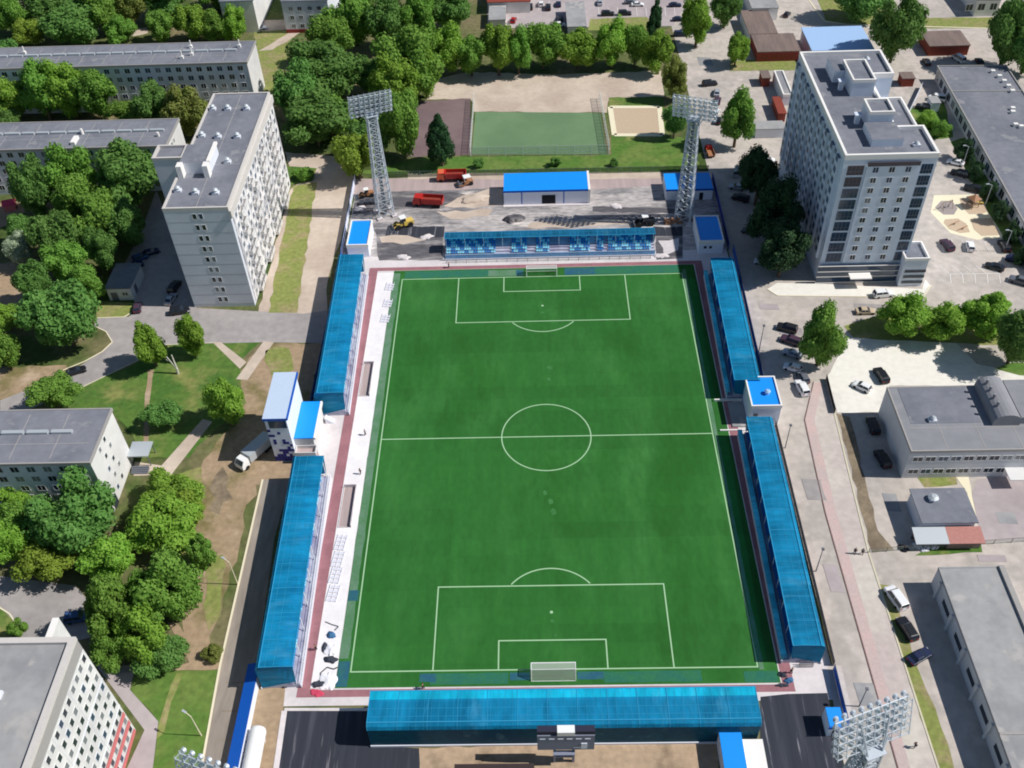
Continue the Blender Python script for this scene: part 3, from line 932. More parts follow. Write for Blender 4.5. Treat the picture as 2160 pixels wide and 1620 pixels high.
# --- tall block in the near left corner
B4, hx, hy = block('apartment_tower', 'tall white panel block with rows of windows, cut off by the bottom left corner', 'apartment tower', -100, -67.8, -118, -62.2, 25.2, 'white_wall', 'roof_light', None)
b = MB()
b.box(-hx, hx, -hy, hy, 25.46, 27.75, 0, 1)
b.build('attic', [M['grey_band'], M['roof_light']], B4)
b = MB()
parapet(b, -hx - .05, hx + .05, -hy - .05, hy + .05, 27.6, 28.35, .9)
b.build('parapet', M['cream_band'], B4)
b = MB()
for q in range(1, 9):
    b.box(hx + .002, hx + .06, hy - .04 - 6.7 * q, hy + .04 - 6.7 * q, .1, 25.1)
for z in (8.3, 16.6):
    b.box(hx + .002, hx + .09, -hy, hy, z - .05, z + .05)
b.build('panel_seams', M['panel_wall'], B4)
b = MB()
for z in (.05, 2.85, 5.6):
    b.box(hx + .125, hx + .17, -hy, hy - .3, z, z + (1.05 if z > 1 else .95))
b.build('ground_floor_band', M['pink_wall'], B4)
sp = []
for k in range(9):
    for q in range(8):
        for y in (hy - .95 - 6.7 * q, hy - 2.55 - 6.7 * q, hy - 4.15 - 6.7 * q, hy - 5.75 - 6.7 * q):
            sp.append((hx + .01, y, 1.3 + 2.75 * k, R90))
sp.sort(key=lambda s: (-round(s[1] / 6.7), -s[2]))
put_windows(B4, sp, .85, 1.3, FR)
roof_vents(B4, [(hx - 8.2, hy - 8.6), (hx - 11.8, hy - 8.4), (hx - 9.5, hy - 20)], 27.75, .7, 1.3)
B4b, hx, hy = block('apartment_tower', 'white fin wall at the far end of the tall corner block, a sunlit triangle', 'apartment tower', -72.9, -72.0, -62.1, -58.2, 26.8, 'white_wall', 'parapet_white')

# --- substation in the shade of the tower
K, hx, hy = block('substation', 'small white substation hut with a dark flat roof in the tower shade', 'utility hut', -104.4, -98.6, 47.0, 56.4, 3.6, 'pale_wall', 'roof_grey', None, .25)
b = MB()
b.box(-2.2, -.6, -hy - .05, -hy + .02, 0, 2.4)
b.build('door', M['steel'], K)
put_windows(K, [(1.3, -hy, 1.5, 0)], 1.3, .9, FR)
b = MB()
b.box(hx - .02, hx + .05, -2.6, -1.0, 0, 2.4)
b.build('door', M['steel'], K)

# --- ten storey tower on the right
T = thing('apartment_tower', 'tall white and blue glazed apartment tower with stepped roof, right of the stadium', 'apartment tower', (75.4, 72.4, 0))
X0, X1, Y0, Y1 = -10.0, 10.0, -23.9, 24.0
HT = 33.4
b = MB()
plan = [(X0, Y0), (X1, Y0), (X1, -12.3), (3.8, -12.3), (3.8, 11.8), (X1, 11.8), (X1, Y1), (X0, Y1)]
b.prism(plan, 0, HT, 0)
b.build('wall', M['tower_wall'], T)
b = MB()
b.prism([(x - .0 * (x > 0), y) for x, y in plan], HT + .003, HT + .2)
b.build('roof', M['roof_grey'], T)
b = MB()
for i in range(len(plan)):
    (ax, ay), (bx, by) = plan[i], plan[(i + 1) % len(plan)]
    if ay == by:
        xa, xb = sorted((ax, bx))
        inn = 1 if (i in (0, 2)) else -1
        if i == 2: inn = -1
        if i == 4: inn = 1
        y0, y1 = sorted((ay - .06 * inn, ay + .5 * inn))
        b.box(xa - .06, xb + .06, y0, y1, HT - .2, HT + 1.0)
    else:
        inn = 1 if ax == X0 else -1
        x0, x1 = sorted((ax - .06 * inn, ax + .5 * inn))
        ya, yb = sorted((ay, by))
        b.box(x0, x1, ya + .55, yb - .55, HT - .2, HT + 1.0)
b.build('parapet', M['parapet_white'], T)
b = MB()                                            # lower block in the bay of the east side
b.box(3.9, 13.2, -6.2, 11.7, 0, 27.4, 0, 1)
b.build('lower_block', [M['tower_wall'], M['roof_grey']], T)
b = MB()
parapet(b, 3.95, 13.3, -6.3, 11.75, 27.4, 28.1, .4)
b.build('lower_block_parapet', M['parapet_white'], T)
for nm, x0, x1, y0, y1, z1, par in (('stair_house', -2.6, 2.6, 2.6, 12.6, 37.2, True), ('stair_house', -2.4, 2.9, -12.0, -6.2, 37.2, True), ('plant_room', -3.4, 3.4, -19.6, -12.3, 35.4, False), ('plant_room', -5.2, -2.7, 9.5, 16.6, 36.6, False)):
    b = MB()
    b.box(x0, x1, y0, y1, HT + .2, z1, 0, 1)
    b.build(nm, [M['tower_wall'], M['roof_grey']], T)
    if par:
        b = MB()
        parapet(b, x0 - .08, x1 + .08, y0 - .08, y1 + .08, z1 - .2, z1 + .6, .4)
        b.build(nm + '_parapet', M['parapet_white'], T)
b = MB()
for y in (-9.5, 6.0, 11.0):
    b.box(-4.6, -3.6, y - .5, y + .5, HT + .2, HT + 2.4)
    b.box(-4.9, -3.3, y - .8, y + .8, HT + 2.4, HT + 2.6)
b.build('chimney', M['tower_wall'], T)
roof_vents(T, [(5.6, 20), (6.4, -19.6)], HT + .2, .45, .8)
# south front: glazed bays left and right of a plain pale panel
b = MB()
b.box(-4.9, 6.4, Y0 - .35, Y0 - .003, 5.6, 31.6, 0)
b.build('front_panel', M['tower_wall'], T)
b = MB()
b.box(-4.9, 6.4, Y0 - .5, Y0 - .36, 31.7, 32.7)
b.build('brown_band', M['brown_strip'], T)
def bay(xa, xb, za, zb, k):
    b = MB()
    b.box(xa, xb, Y0 - .12, Y0 - .004, za, zb, 0)
    for t in (.25, .5, .75):
        x = xa + (xb - xa) * t
        b.box(x - .05, x + .05, Y0 - .16, Y0 - .121, za, zb, 1)
    b.box(xa, xb, Y0 - .16, Y0 - .121, za + .85, za + .95, 1)
    b.build('glazed_bay', [M['brown_strip'] if k else M['glass_blue'], M['steel']], T)
for k in range(9):
    z = 5.8 + 2.95 * k
    bay(-8.9, -5.4, z, z + 2.35, k > 6)
    bay(6.9, 9.4, z, z + 2.35, False)
sp = [(x, Y0 - .35, 6.5 + 2.62 * k, 0) for k in range(9, -1, -1) for x in (-2.9, .6, 4.1)]
put_windows(T, sp, 1.15, 1.3, FR)
# shaded west side: strips of glazed loggias
for j in range(9):
    y = Y0 + 2.4 + j * 5.3
    b = MB()
    b.box(X0 - .5, X0 - .003, y, y + 1.9, 5.4, 32.2, 0)
    for k in range(10):
        b.box(X0 - .56, X0 - .501, y, y + 1.9, 5.4 + 2.7 * k, 6.5 + 2.7 * k, 1)
    b.box(X0 - .6, X0 - .003, y - .25, y - .003, 5.4, 32.2, 1)
    b.box(X0 - .6, X0 - .003, y + 1.903, y + 2.15, 5.4, 32.2, 1)
    b.build('glazed_strip', [M['glass_dull'], M['tower_wall']], T)
sp = [(X0, Y0 + 6.6 + 5.3 * j, 6.4 + 2.7 * k, -R90) for j in range(8) for k in range(9, -1, -1)]
put_windows(T, sp[:70], 1.4, 1.4, [M['frame'], M['glass_blue']], 'side_window')
# ground floors: dark shop front under white ledges
b = MB()
b.box(X0 - .3, X1 - 1.5, Y0 - .9, Y0 - .51, .4, 4.9, 0)
b.build('shop_front', M['glass_blue'], T)
b = MB()
for z in (.1, 1.9, 3.4, 5.0):
    b.box(X0 - .5, X1 + .5, Y0 - 1.05, Y0 - .905, z, z + .16)
b.box(-3.2, 1.8, Y0 - 3.4, Y0 - 1.16, 2.9, 3.2)
b.build('ledge', M['parapet_white'], T)
b = MB()
b.box(8.6, 14.0, -26.6, -20.2, 0, 7.6, 0, 1)
b.build('porch', [M['tower_wall'], M['roof_grey']], T)
b = MB()
parapet(b, 8.5, 14.1, -26.7, -20.1, 7.61, 8.3, .35)
b.build('porch_parapet', M['parapet_white'], T)
b = MB()
for z in (1.0, 2.6, 4.2):
    b.box(9.2, 14.05, -26.75, -26.605, z, z + .7)
b.build('porch_window', M['glass'], T)

# --- right hand low buildings
K, hx, hy = block('workshop', 'wide flat roofed grey building with a vaulted shed on its roof, right edge', 'workshop', 68.7, 125, -12.6, 4.6, 7.6, 'pale_wall', 'roof_mid', ('grey_band', .12, .3))
b = MB()
b.box(-hx + 2.0, -hx + 15.4, -1.5, hy - .4, 7.86, 7.9)
b.build('roof_patch', M['roof_grey'], K)
b = MB()
pr = [(-5.9, 0)] + [(5.4 * math.cos(math.pi * (1 - i / 10)), 1.0 + 1.9 * math.sin(math.pi * i / 10)) for i in range(11)] + [(5.9, 0)]
vr = MB()
vr.loft([[(p[0] + 5.9 if False else x, p[0], p[1]) for p in pr] for x in (0, 1)], 0)
b = MB()
xa, xb = -hx + 17.2, -hx + 22.4
n = 10
prof = [(xa, 7.86)] + [((xa + xb) / 2 - (xb - xa) / 2 * math.cos(math.pi * i / n), 9.0 + 1.7 * math.sin(math.pi * i / n)) for i in range(n + 1)] + [(xb, 7.86)]
rings = [[(p[0], y, p[1]) for p in prof] for y in (-2.4, hy - .2)]
b.loft(rings, 0)
b.build('vaulted_shed', M['roof_mid'], K)
b = MB()
for y in (.5, 2.6, 4.7, 6.6):
    b.tube((xa + 1.2, y, 10.5), (xa + 1.2, y, 11.5), .3, .3, 8)
b.box(xb, xb + 30, -2.0, hy - .3, 7.86, 9.6)
b.build('roof_plant', M['roof_mid'], K)
roof_vents(K, [(-hx + 6.2, -.8)], 7.86, .5, .9)
sp = [(-hx + 1.8 + 2.4 * j, -hy, z, 0) for z in (5.0, 1.4) for j in range(14)]
put_windows(K, sp, 1.8, 1.2, FR)
b = MB()
b.box(-hx + 19, -hx + 22.6, -hy - 3.2, -hy - .05, 2.6, 2.8)
b.box(-hx + 19.2, -hx + 22.4, -hy - .06, -hy + .02, 0, 2.5)
b.build('entrance_canopy', M['white_wall'], K)

K, hx, hy = block('warehouse', 'long pale flat roofed warehouse with wall piers in the bottom right corner', 'warehouse', 67.2, 78.3, -130, -36.8, 4.8, 'pale_wall', 'roof_light', ('roof_light', .1, .25))
for j in range(11):
    b = MB()
    b.box(-hx - .45, -hx - .003, hy - 3.0 - 6.4 * j, hy - 2.5 - 6.4 * j, 0, 4.5)
    b.build('wall_pier', M['pale_wall'], K)
b = MB()
b.box(hx - .9, hx + .02, -hy, hy, 5.06, 5.5, 0)
b.box(-hx, hx - 1, hy - 30.3, hy - 29.9, 5.053, 5.2, 0)
b.build('roof_kerb', M['grey_band'], K)
b = MB()
for j in range(6):
    b.box(-hx - .06, -hx + .01, hy - 8.0 - 6.4 * j, hy - 5.0 - 6.4 * j, 1.8, 3.0)
b.build('side_window', M['glass'], K)

K = thing('workshop_hall', 'very long slate grey flat roofed hall along the upper right edge', 'industrial hall', (130.3, 95.5, 0), math.radians(-2.4))
b = MB()
b.box(-10, 10, -62, 49, 0, 4.0)
b.build('wall', M['pale_wall'], K)
b = MB()
b.box(-10.2, 10.2, -62, 49.2, 4.003, 4.3)
b.build('roof', M['roof_grey'], K)
b = MB()
parapet(b, -10.3, 10.3, -62, 49.3, 4.1, 4.6, .3)
b.build('parapet', M['grey_band'], K)
sp = [(-10, 47 - 4.2 * j, .9, -R90) for j in range(25)]
put_windows(K, sp, 2.6, 2.2, [M['frame'], M['glass']])
for j, (x, y) in enumerate(((5, 36), (6, 33), (6.5, 30), (6.8, 27), (7, 24), (4, 14), (3.4, 12), (2, 5), (3.2, 4), (8, 4), (8.6, 10))):
    b = MB()
    b.box(x - .6, x + .6, y + 8.5, y + 9.5, 4.3, 5.1)
    b.build('roof_unit', M['parapet_white'], K)
b = MB()
b.box(-10.2, 10.2, 33.6, 33.9, 4.3, 4.5)
b.build('roof_seam', M['grey_band'], K)

K, hx, hy = block('kiosk', 'small dark roofed brick hut beside the wall on the right', 'hut', 68.0, 77.5, -26.2, -18.8, 3.8, 'panel_wall', 'roof_grey', None, .35)
roof_vents(K, [(-1.6, 1.4)], 4.05, .8, .7)
b = MB()
b.box(-2.4, -.6, -hy - .05, -hy + .01, .1, 2.4)
b.build('door', M['steel'], K)
K = thing('lean_to', 'low lean-to with half grey, half rust pink roof in front of the dark roofed hut', 'shed', (71.9, -28, 0))
b = MB()
b.box(-5.4, .2, .95, 1.2, 0, 2.3)
b.box(.25, 6.2, -1.4, 1.2, 0, 2.2)
b.build('wall', M['roof_brown'], K)
for nm, x0, x1, m_ in (('grey_roof', -5.8, .2, 'vent'), ('pink_roof', .2, 6.6, 'roof_pink')):
    b = MB()
    b.extrude_x([(-1.9, 2.2), (1.5, 2.75), (1.5, 2.87), (-1.9, 2.32)], x0, x1 - .02)
    b.build(nm, M[m_], K)
b = MB()
for x in (-5.5, -3.6, -1.8):
    b.tube((x, -1.7, 0), (x, -1.7, 2.3), .08)
b.build('post', M['steel'], K)

def low_building(name, label, pxs, z, wall, roof, par=None, over=.2, cat='shed'):
    p = [G(*q, z) for q in pxs]
    x0, x1 = min(q.x for q in p), max(q.x for q in p)
    y0, y1 = min(q.y for q in p), max(q.y for q in p)
    return block(name, label, cat, x0, x1, y0, y1, z, wall, roof, par, over)
K, hx, hy = low_building('garage_block', 'row of brown roofed garages with a dark red front', [(1585, 74), (1688, 108)], 3.2, 'red_wall', 'roof_brown')
b = MB()
for j in range(5):
    b.box(-hx + 1 + 3 * j, -hx + 3.4 + 3 * j, -hy - .04, -hy + .01, 0, 2.3)
b.build('garage_door', M['rust'], K)
low_building('garage_block', 'brown roofed garage wing running up behind the red fronted garages', [(1563, 24), (1640, 72)], 3.2, 'panel_wall', 'roof_brown')
low_building('store_building', 'pale grey roofed building on the top edge above the garages', [(1556, -60), (1642, 17)], 4.2, 'white_wall', 'roof_light', None, .2, 'building')
K, hx, hy = low_building('store_building', 'building with a pale sky blue sheet roof behind the right tower', [(1692, 60), (1842, 104)], 4.2, 'pale_wall', 'pale_blue_roof', None, .3, 'building')
b = MB()
for j in range(6):
    b.box(-hx + 1 + 3.4 * j, -hx + 3 + 3.4 * j, -hy - .04, -hy + .01, 1, 2.6)
b.build('window', M['glass'], K)
K, hx, hy = low_building('garage_block', 'low garages with patchy brown roof beside the big dark tree, upper right', [(1942, 68), (2046, 96)], 3.2, 'rust', 'roof_brown')
K, hx, hy = low_building('house', 'pale building with two dark windows on the top edge, far right', [(2030, -40), (2112, 0)], 5.5, 'white_wall', 'roof_grey', None, .2, 'house')
put_windows(K, [(x, -hy, 2.2, 0) for x in (-6, -2, 2, 6)], 2.2, 2.2, FR)
low_building('utility_shed', 'small maroon roofed shed left of the right tower, the farther one', [(1603, 150), (1625, 165)], 2.8, 'rust', 'roof_brown')
low_building('utility_building', 'low grey flat roofed building tucked against the left side of the right tower', [(1632, 152), (1672, 202)], 3.2, 'panel_wall', 'roof_mid', ('parapet_white', .3, .4), 0, 'building')
low_building('utility_shed', 'red brown sheet roofed shed left of the right tower, the nearer one', [(1630, 206), (1658, 240)], 2.6, 'rust', 'rust')
low_building('utility_building', 'long low grey shed roof left of the right tower by the round dark tree', [(1590, 258), (1655, 272)], 2.8, 'panel_wall', 'roof_light')
K, hx, hy = low_building('apartment_block', 'mauve grey apartment block cut off by the top edge, with small windows', [(622, -70), (690, 1)], 11, 'panel_wall', 'roof_grey', None, .2, 'apartment block')
put_windows(K, [(x, -hy, z, 0) for z in (7.8, 4.8, 1.8) for x in (-5, -2, 1.5, 4.6)], 1.3, 1.3, FR)
b = MB()
b.box(-hx - .05, hx + .05, -hy - .1, -hy - .004, 0, 1.3)
b.build('plinth', M['red_wall'], K)
low_building('apartment_block', 'sliver of a white apartment block on the top edge left of the mauve one', [(500, -70), (533, 2)], 11, 'white_wall', 'roof_grey', None, .2, 'apartment block')
low_building('store_building', 'low building with a dark maroon roof on the top edge beyond the tree row', [(1032, -50), (1118, 3)], 4, 'white_wall', 'rust', None, .3, 'building')
low_building('kiosk', 'grey flat roofed kiosk among the cars of the far parking lot', [(1033, 14), (1066, 42)], 3, 'white_wall', 'roof_light', None, .2, 'kiosk')
low_building('canopy_building', 'long grey flat roof reaching down the middle of the far parking lot', [(1194, 6), (1236, 56)], 3.4, 'panel_wall', 'roof_light', None, .3, 'building')
low_building('utility_shed', 'small grey roofed hut in the yard right of the right tower', [(1958, 205), (1984, 218)], 2.8, 'panel_wall', 'roof_light')
low_building('utility_shed', 'maroon shed at the top of the yard behind the right tower', [(1897, 154), (1930, 166)], 2.6, 'rust', 'roof_brown')

# ------------------------------------------------------------------ stadium stands
def seat_mesh(m):
    b = MB()
    b.box(-.21, .21, -.22, .2, .36, .44)
    b.box(-.21, .21, .16, .24, .44, .86)
    return b.mesh('seat', m)
SEAT_B, SEAT_C = seat_mesh(M['seat_blue']), seat_mesh(M['seat_cyan'])

def stand(label, L, D, loc, rz, roof_v0, pattern, roof_mat='canopy', h=5.5, sides=(True, True), gaps=(), front_cut=None, ledge=.2, front='canopy_front', zb=.95):
    """roofed terrace; own frame: x along, front at y=0, back at y=D"""
    th = thing('grandstand', label, 'grandstand', loc, rz, 'roofed stands round the pitch')
    hl = L / 2
    n = 6
    step = (D - 1.3) / n
    prof = [(0, 0), (0, zb)]
    for i in range(n):
        y = 1.15 + i * step
        prof += [(y, zb + .36 * i), (y, zb + .36 * (i + 1))]
    prof += [(D - .12, zb + .36 * n), (D - .12, 0)]
    b = MB()
    b.extrude_x(prof, -hl, hl)
    b.build('terrace', M['deck'], th)
    b = MB()
    b.box(-hl - .2, hl + .2, -.12, -.003, 0, zb + .05)
    b.box(-hl - .2, hl + .2, D + .003, D + .16, 0, .5)
    b.build('base_wall', M['deck_edge'], th)
    b = MB()
    if front is None:
        for z in (.5, 1.0):
            b.tube((-hl, .04, zb + z), (hl, .04, zb + z), .04, n=4)
        for k in range(int(L / 2)):
            b.tube((-hl + 2 * k, .04, zb), (-hl + 2 * k, .04, zb + 1.0), .04, n=4)
        b.build('front_rail', M['white_paint'], th)
    else:
        b.box(-hl, hl, .02, .07, zb + .05, zb + 1.2)
        b.box(-hl, hl, -.35 * ledge, .07 + .5 * ledge, zb + 1.203, zb + 1.27)
        b.build('front_panel', M[front], th)
    # seats
    spots = []
    for i in range(n):
        y = 1.15 + (i + .55) * step
        z = zb + .36 * (i + 1)
        m_ = int((L - .6) / .56)
        for j in range(m_):
            x = -hl + .5 + j * .56
            if (j % 24) in (22, 23):
                continue
            if any(a < x < c for a, c in gaps):
                continue
            spots.append((x, y, z, pattern(i, j)))
    spots.sort(key=lambda s: (s[1], abs(s[0])))
    for x, y, z, c in spots[:100]:
        link('seat', SEAT_C if c else SEAT_B, th, (x, y, z))
    b = MB()
    for x, y, z, c in spots[100:]:
        b.box(x - .21, x + .21, y - .22, y + .2, z + .36, z + .44, c)
        b.box(x - .21, x + .21, y + .16, y + .24, z + .44, z + .86, c)
    o = b.build('seats', [M['seat_blue'], M['seat_cyan']], th)
    o['kind'] = 'stuff'
    # roof: front slope, crown and rounded back
    pr = [(roof_v0, h - .1), (roof_v0 + .25 * (D - roof_v0), h + .02), (D - .8, h - .02), (D - .25, h - .35), (D, h - 1.0)]
    def skin(ps, t, name, m_):
        b = MB()
        up = [(y, z) for y, z in ps]
        dn = [(y, z - t) for y, z in reversed(ps)]
        b.extrude_x(up + dn, -hl - .15, hl + .15)
        return b.build(name, M[m_], th)
    if front_cut:
        skin([pr[0], pr[1]], .07, 'roof_front', 'canopy_cyan')
        skin(pr[1:], .07, 'roof', roof_mat)
    else:
        skin(pr, .07, 'roof', roof_mat)
    b = MB()
    b.box(-hl, hl, D - .06, D, .5, h - 1.08)
    b.build('back_wall', M['canopy_back'], th)
    b = MB()
    k = max(2, int(L / 4.6))
    for i in range(k + 1):
        x = -hl - .1 + (L + .2) * i / k
        for p, q in zip(pr, pr[1:]):
            b.tube((x, p[0], p[1] + .02), (x, q[0], q[1] + .02), .05, n=4)
    for i in range(int(L / 1.15)):
        x = -hl + 1.15 * i
        for p, q in zip(pr, pr[1:]):
            b.tube((x, p[0], p[1] + .005), (x, q[0], q[1] + .005), .022, n=4)
    for t in (.4, .75):
        y = pr[1][0] + (pr[2][0] - pr[1][0]) * t
        b.tube((-hl, y, h + .01), (hl, y, h + .01), .03, n=4)
    b.tube((-hl - .15, pr[0][0], pr[0][1] + .02), (hl + .15, pr[0][0], pr[0][1] + .02), .09, n=4)
    b.tube((-hl - .15, D - .8, h + .02), (hl + .15, D - .8, h + .02), .1, n=4)
    b.build('roof_frame', M['canopy_frame'], th)
    pm = MB()
    pm.tube((0, 0, 0), (0, 0, 1.0), .09, n=6)
    me = pm.mesh('post', M['white_paint'])
    for i in range(k + 1):
        x = -hl + .2 + (L - .4) * i / k
        o = link('post', me, th, (x, roof_v0 + .4, zb))
        o.scale = (1, 1, h - zb - .3)
    for s in (-1, 1):
        if sides[0 if s < 0 else 1]:
            b = MB()
            xs = s * (hl + .02)
            ps = [(roof_v0 + .3, 1.9), (roof_v0, h - .18), (roof_v0 + .25 * (D - roof_v0), h - .07), (D - .8, h - .11), (D - .25, h - .44), (D, h - 1.1), (D, .4), (D - .6, .4)]
            b.extrude_x(ps, xs - .03, xs + .03)
            b.build('side_panel', M['canopy_side'], th)
    return th

pz = lambda i, j: 1 if ((j + i) % 5 in (0, 1) or (j - i) % 7 == 0) else 0
pb = lambda i, j: 0
pc = lambda i, j: 1 if (j % 11 < 3) else 0
stand('far end stand, its blue and cyan seats showing under a teal roof', 52.0, 6.2, (2.2, 59.7, 0), 0, 3.0, pz, roof_mat='canopy_clear', gaps=((-13.2, -9.3), (-5.8, -3.4), (1.2, 5.1), (9.8, 11.5)), h=4.6, front='glazed_front', zb=.5)
stand('near end stand with bright cyan front strip on its roof, behind the near goal', 60.4, 6.6, (1.2, -58.9, 0), math.pi, .5, pb, front_cut=True, h=6.5)
stand('left side stand beyond the white and blue control building', 46.6, 6.5, (-42.0, 30.5, 0), R90 + .022, .25, pc, h=7.0, front=None)
stand('left side stand nearest the camera, its roof streaked blue', 44.8, 6.5, (-42.5, -32.7, 0), R90 + .027, .25, pc, h=7.0, front=None)
stand('right side stand beyond the blue roofed white box', 41.0, 6.6, (38.7, 30.3, 0), -R90 - .02, 1.0, pb, h=5.8, ledge=1.0)
stand('right side stand nearest the camera with clear teal end wall', 50.8, 6.4, (38.5, -26.4, 0), -R90 - .018, 1.0, pb, h=5.8, ledge=1.0)

# ------------------------------------------------------------------ stadium buildings
def cabin(label, x0, x1, y0, y1, h, par=True, door=None, wins=(), name='cabin', cat='cabin', roof='blue_roof', slope=0.0):
    th, hx, hy = block(name, label, cat, x0, x1, y0, y1, h, 'lavender', roof, None, 0)
    if par:
        b = MB()
        parapet(b, -hx - .1, hx + .1, -hy - .1, hy + .1, h - .3, h + .55, .3)
        b.build('parapet', M['parapet_white'], th)
    else:
        b = MB()
        b.box(-hx - .15, hx + .15, -hy - .22, -hy - .05, h - .25, h + .28)
        b.build('fascia', M['blue_trim'], th)
    for x, w, z0, z1 in wins:
        b = MB()
        b.box(x - w / 2, x + w / 2, -hy - .05, -hy + .01, z0, z1)
        b.build('window', M['glass'], th)
    if door:
        b = MB()
        b.box(door[0] - door[1] / 2, door[0] + door[1] / 2, -hy - .06, -hy + .01, 0, door[2])
        b.build('door', M['dark'], th)
    return th, hx, hy

K, hx, hy = cabin('blue roofed white hall with a dark doorway in the middle, behind the far stand', -9.4, 13.1, 83.2, 91.6, 4.2, False, (0.6, 3.6, 2.9), name='changing_hall', cat='hall')
b = MB()
for x in (-6.5, 4.6):
    b.box(x - .12, x + .12, -hy - .06, -hy + .01, .2, 3.9)
b.build('wall_joint', M['blue_trim'], K)
b = MB()
b.box(hx - .25, hx + .3, -hy - .3, hy + .3, 0, 4.5)
b.build('gable_edge', M['parapet_white'], K)
b = MB()
b.box(-hx - .2, hx + .2, -hy - 1.0, -hy - .07, 0, .18)
b.build('doorstep', M['paving'], K)
K, hx, hy = cabin('white cabin with blue roof at the far left corner of the stadium', -48.3, -43.0, 61.9, 72.4, 3.4)
K, hx, hy = cabin('white cabin with two small windows and a half shaded blue roof, far right corner', 38.9, 44.9, 60.2, 70.8, 3.4, True, None, ((-1.4, .7, 1.6, 2.3), (-.1, .7, 1.6, 2.3)))
K, hx, hy = cabin('long blue roofed white cabin at the far right mast', 33.4, 45.6, 83.6, 91.2, 3.2, False, (3.2, 1.0, 2.2))
K, hx, hy = cabin('white box with blue roof standing between the two right side stands', 41.6, 47.6, 2.2, 10.6, 5.2, True, None, ((-1.9, .9, 2.6, 3.4),))
b = MB()
b.tube((.7, -.6, 5.4), (.7, -.6, 6.2), .45, .45, 10)
b.tube((.7, -.6, 6.2), (.7, -.6, 6.5), .65, .3, 10)
b.build('roof_vent', M['pale_blue_roof'], K)
K = thing('player_tunnel', 'short grey walkway with two white rails from the white box to the halfway line', 'walkway', (40.0, 5.2, 0))
b = MB()
b.box(-1.7, 1.3, -3.6, 3.4, 0, .32)
b.build('ramp', M['roof_light'], K)
for y in (-4.5, 4.0):
    b = MB()
    b.box(-4.4, 1.4, y - .14, y + .14, .012, .35 if y < 0 else .6)
    b.build('rail', M['parapet_white'], K)

K = thing('control_building', 'white and blue control building with a mosaic front between the left stands', 'control tower', (-52.65, .8, 0))
b = MB()
b.box(-2.15, 2.15, -6.2, 6.2, 0, 12.2)
b.build('wall', M['lavender'], K)
b = MB()
b.extrude_x([(-6.5, 12.6), (6.5, 12.6), (6.5, 12.85), (-6.5, 12.85)], -2.35, 2.3)
b.build('roof', M['silver_roof'], K)
b = MB()
b.box(2.32, 2.55, -6.5, 6.5, 12.3, 12.9)
b.box(-2.35, 2.3, -6.55, -6.505, 12.2, 12.9)
b.build('roof_gutter', M['blue_trim'], K)
b = MB()
b.box(-1.5, 2.0, -6.26, -6.19, 9.9, 11.9)
b.build('control_window', M['glass_blue'], K)
b = MB()
rr = random.Random(11)
nx, nz = 7, 13
for i in range(nx):
    for k in range(nz):
        z = .15 + k * .72
        pr_ = 1.0 if k < 2 else (.78 if k < 4 else (.6 if k < 6 else (.35 if k < 9 else .1)))
        if i == 0 and k > 2:
            pr_ = .1
        if rr.random() < pr_:
            w = 4.3 / nx
            b.box(-2.15 + i * w, -2.15 + (i + 1) * w - .02, -6.235, -6.203, z, z + .68)
b.build('mosaic_panel', M['navy'], K)
b = MB()
b.box(2.2, 6.0, -4.8, 5.2, 0, 5.2, 0)
b.build('annex', M['white_wall'], K)
b = MB()
b.box(2.2, 6.1, -4.9, 5.3, 5.203, 5.45, 0)
b.build('annex_roof', M['blue_roof'], K)
b = MB()
b.box(6.12, 6.5, -4.9, 5.3, 4.9, 5.5, 0)
b.build('annex_gutter', M['parapet_white'], K)
b = MB()
b.box(2.4, 6.4, -6.9, -4.95, 0, 2.5, 1)
parapet(b, 2.3, 6.5, -7.0, -4.92, 2.5, 3.4, .15, 0)
b.build('terrace', [M['white_wall'], M['pavers']], K)
b = MB()
for j in range(5):
    b.box(6.5 + .35 * j, 6.85 + .35 * j, 4.0, 5.2, 0, 1.5 - .3 * j)
b.build('steps', M['deck_edge'], K)

K, hx, hy = cabin('narrow blue roofed white container at the bottom edge, right of the scoreboard', 25.3, 28.7, -78, -64.9, 3.3, False, name='container', cat='container')
K, hx, hy = block('service_box', 'plain white flat topped box right beside the narrow blue roofed container', 'service box', 28.9, 32.0, -78, -66.2, 2.4, 'white_wall', 'parapet_white')
b = MB()
b.box(-1.2, .2, -hy - .05, -hy + .01, 0, 2.0)
b.build('door', M['steel'], K)
K, hx, hy = cabin('small blue roofed white cabin beside the near right lighting mast', 42.6, 44.9, -64.6, -61.4, 3.0, False, (0, .9, 2.0), name='ticket_cabin')

# scoreboard seen from behind
K = thing('scoreboard', 'grey back of the scoreboard on two legs behind the near end stand', 'scoreboard', (1.5, -68.2, 0))
b = MB()
b.box(-4.3, 4.3, -.45, .45, 5.0, 9.6)
b.build('casing', M['screen_back'], K)
b = MB()
b.box(-4.3, -1.35, -.3, .7, 9.603, 10.6)
b.box(1.35, 4.3, -.3, .7, 9.603, 10.6)
b.build('side_cabinet', M['screen_dark'], K)
b = MB()
b.box(-1.3, 1.3, -.5, .7, 9.603, 10.7)
b.build('clock_box', M['white_paint'], K)
b = MB()
for j in range(6):
    x = -3.5 + 1.35 * j
    b.box(x - .42, x + .42, -.49, -.451, 8.4, 8.7)
b.box(2.3, 3.2, -.55, -.451, 5.5, 7.2)
b.box(1.2, 2.3, -.49, -.451, 5.6, 5.9)
b.build('vent_grille', M['lavender'], K)
for x in (-1.7, 1.2):
    b = MB()
    b.box(x - .2, x + .2, -.2, .2, 0, 5.0)
    b.build('leg', M['screen_back'], K)
b = MB()
for z in (1.6, 3.2):
    b.box(-1.5, 1.0, -.15, .15, z, z + .35)
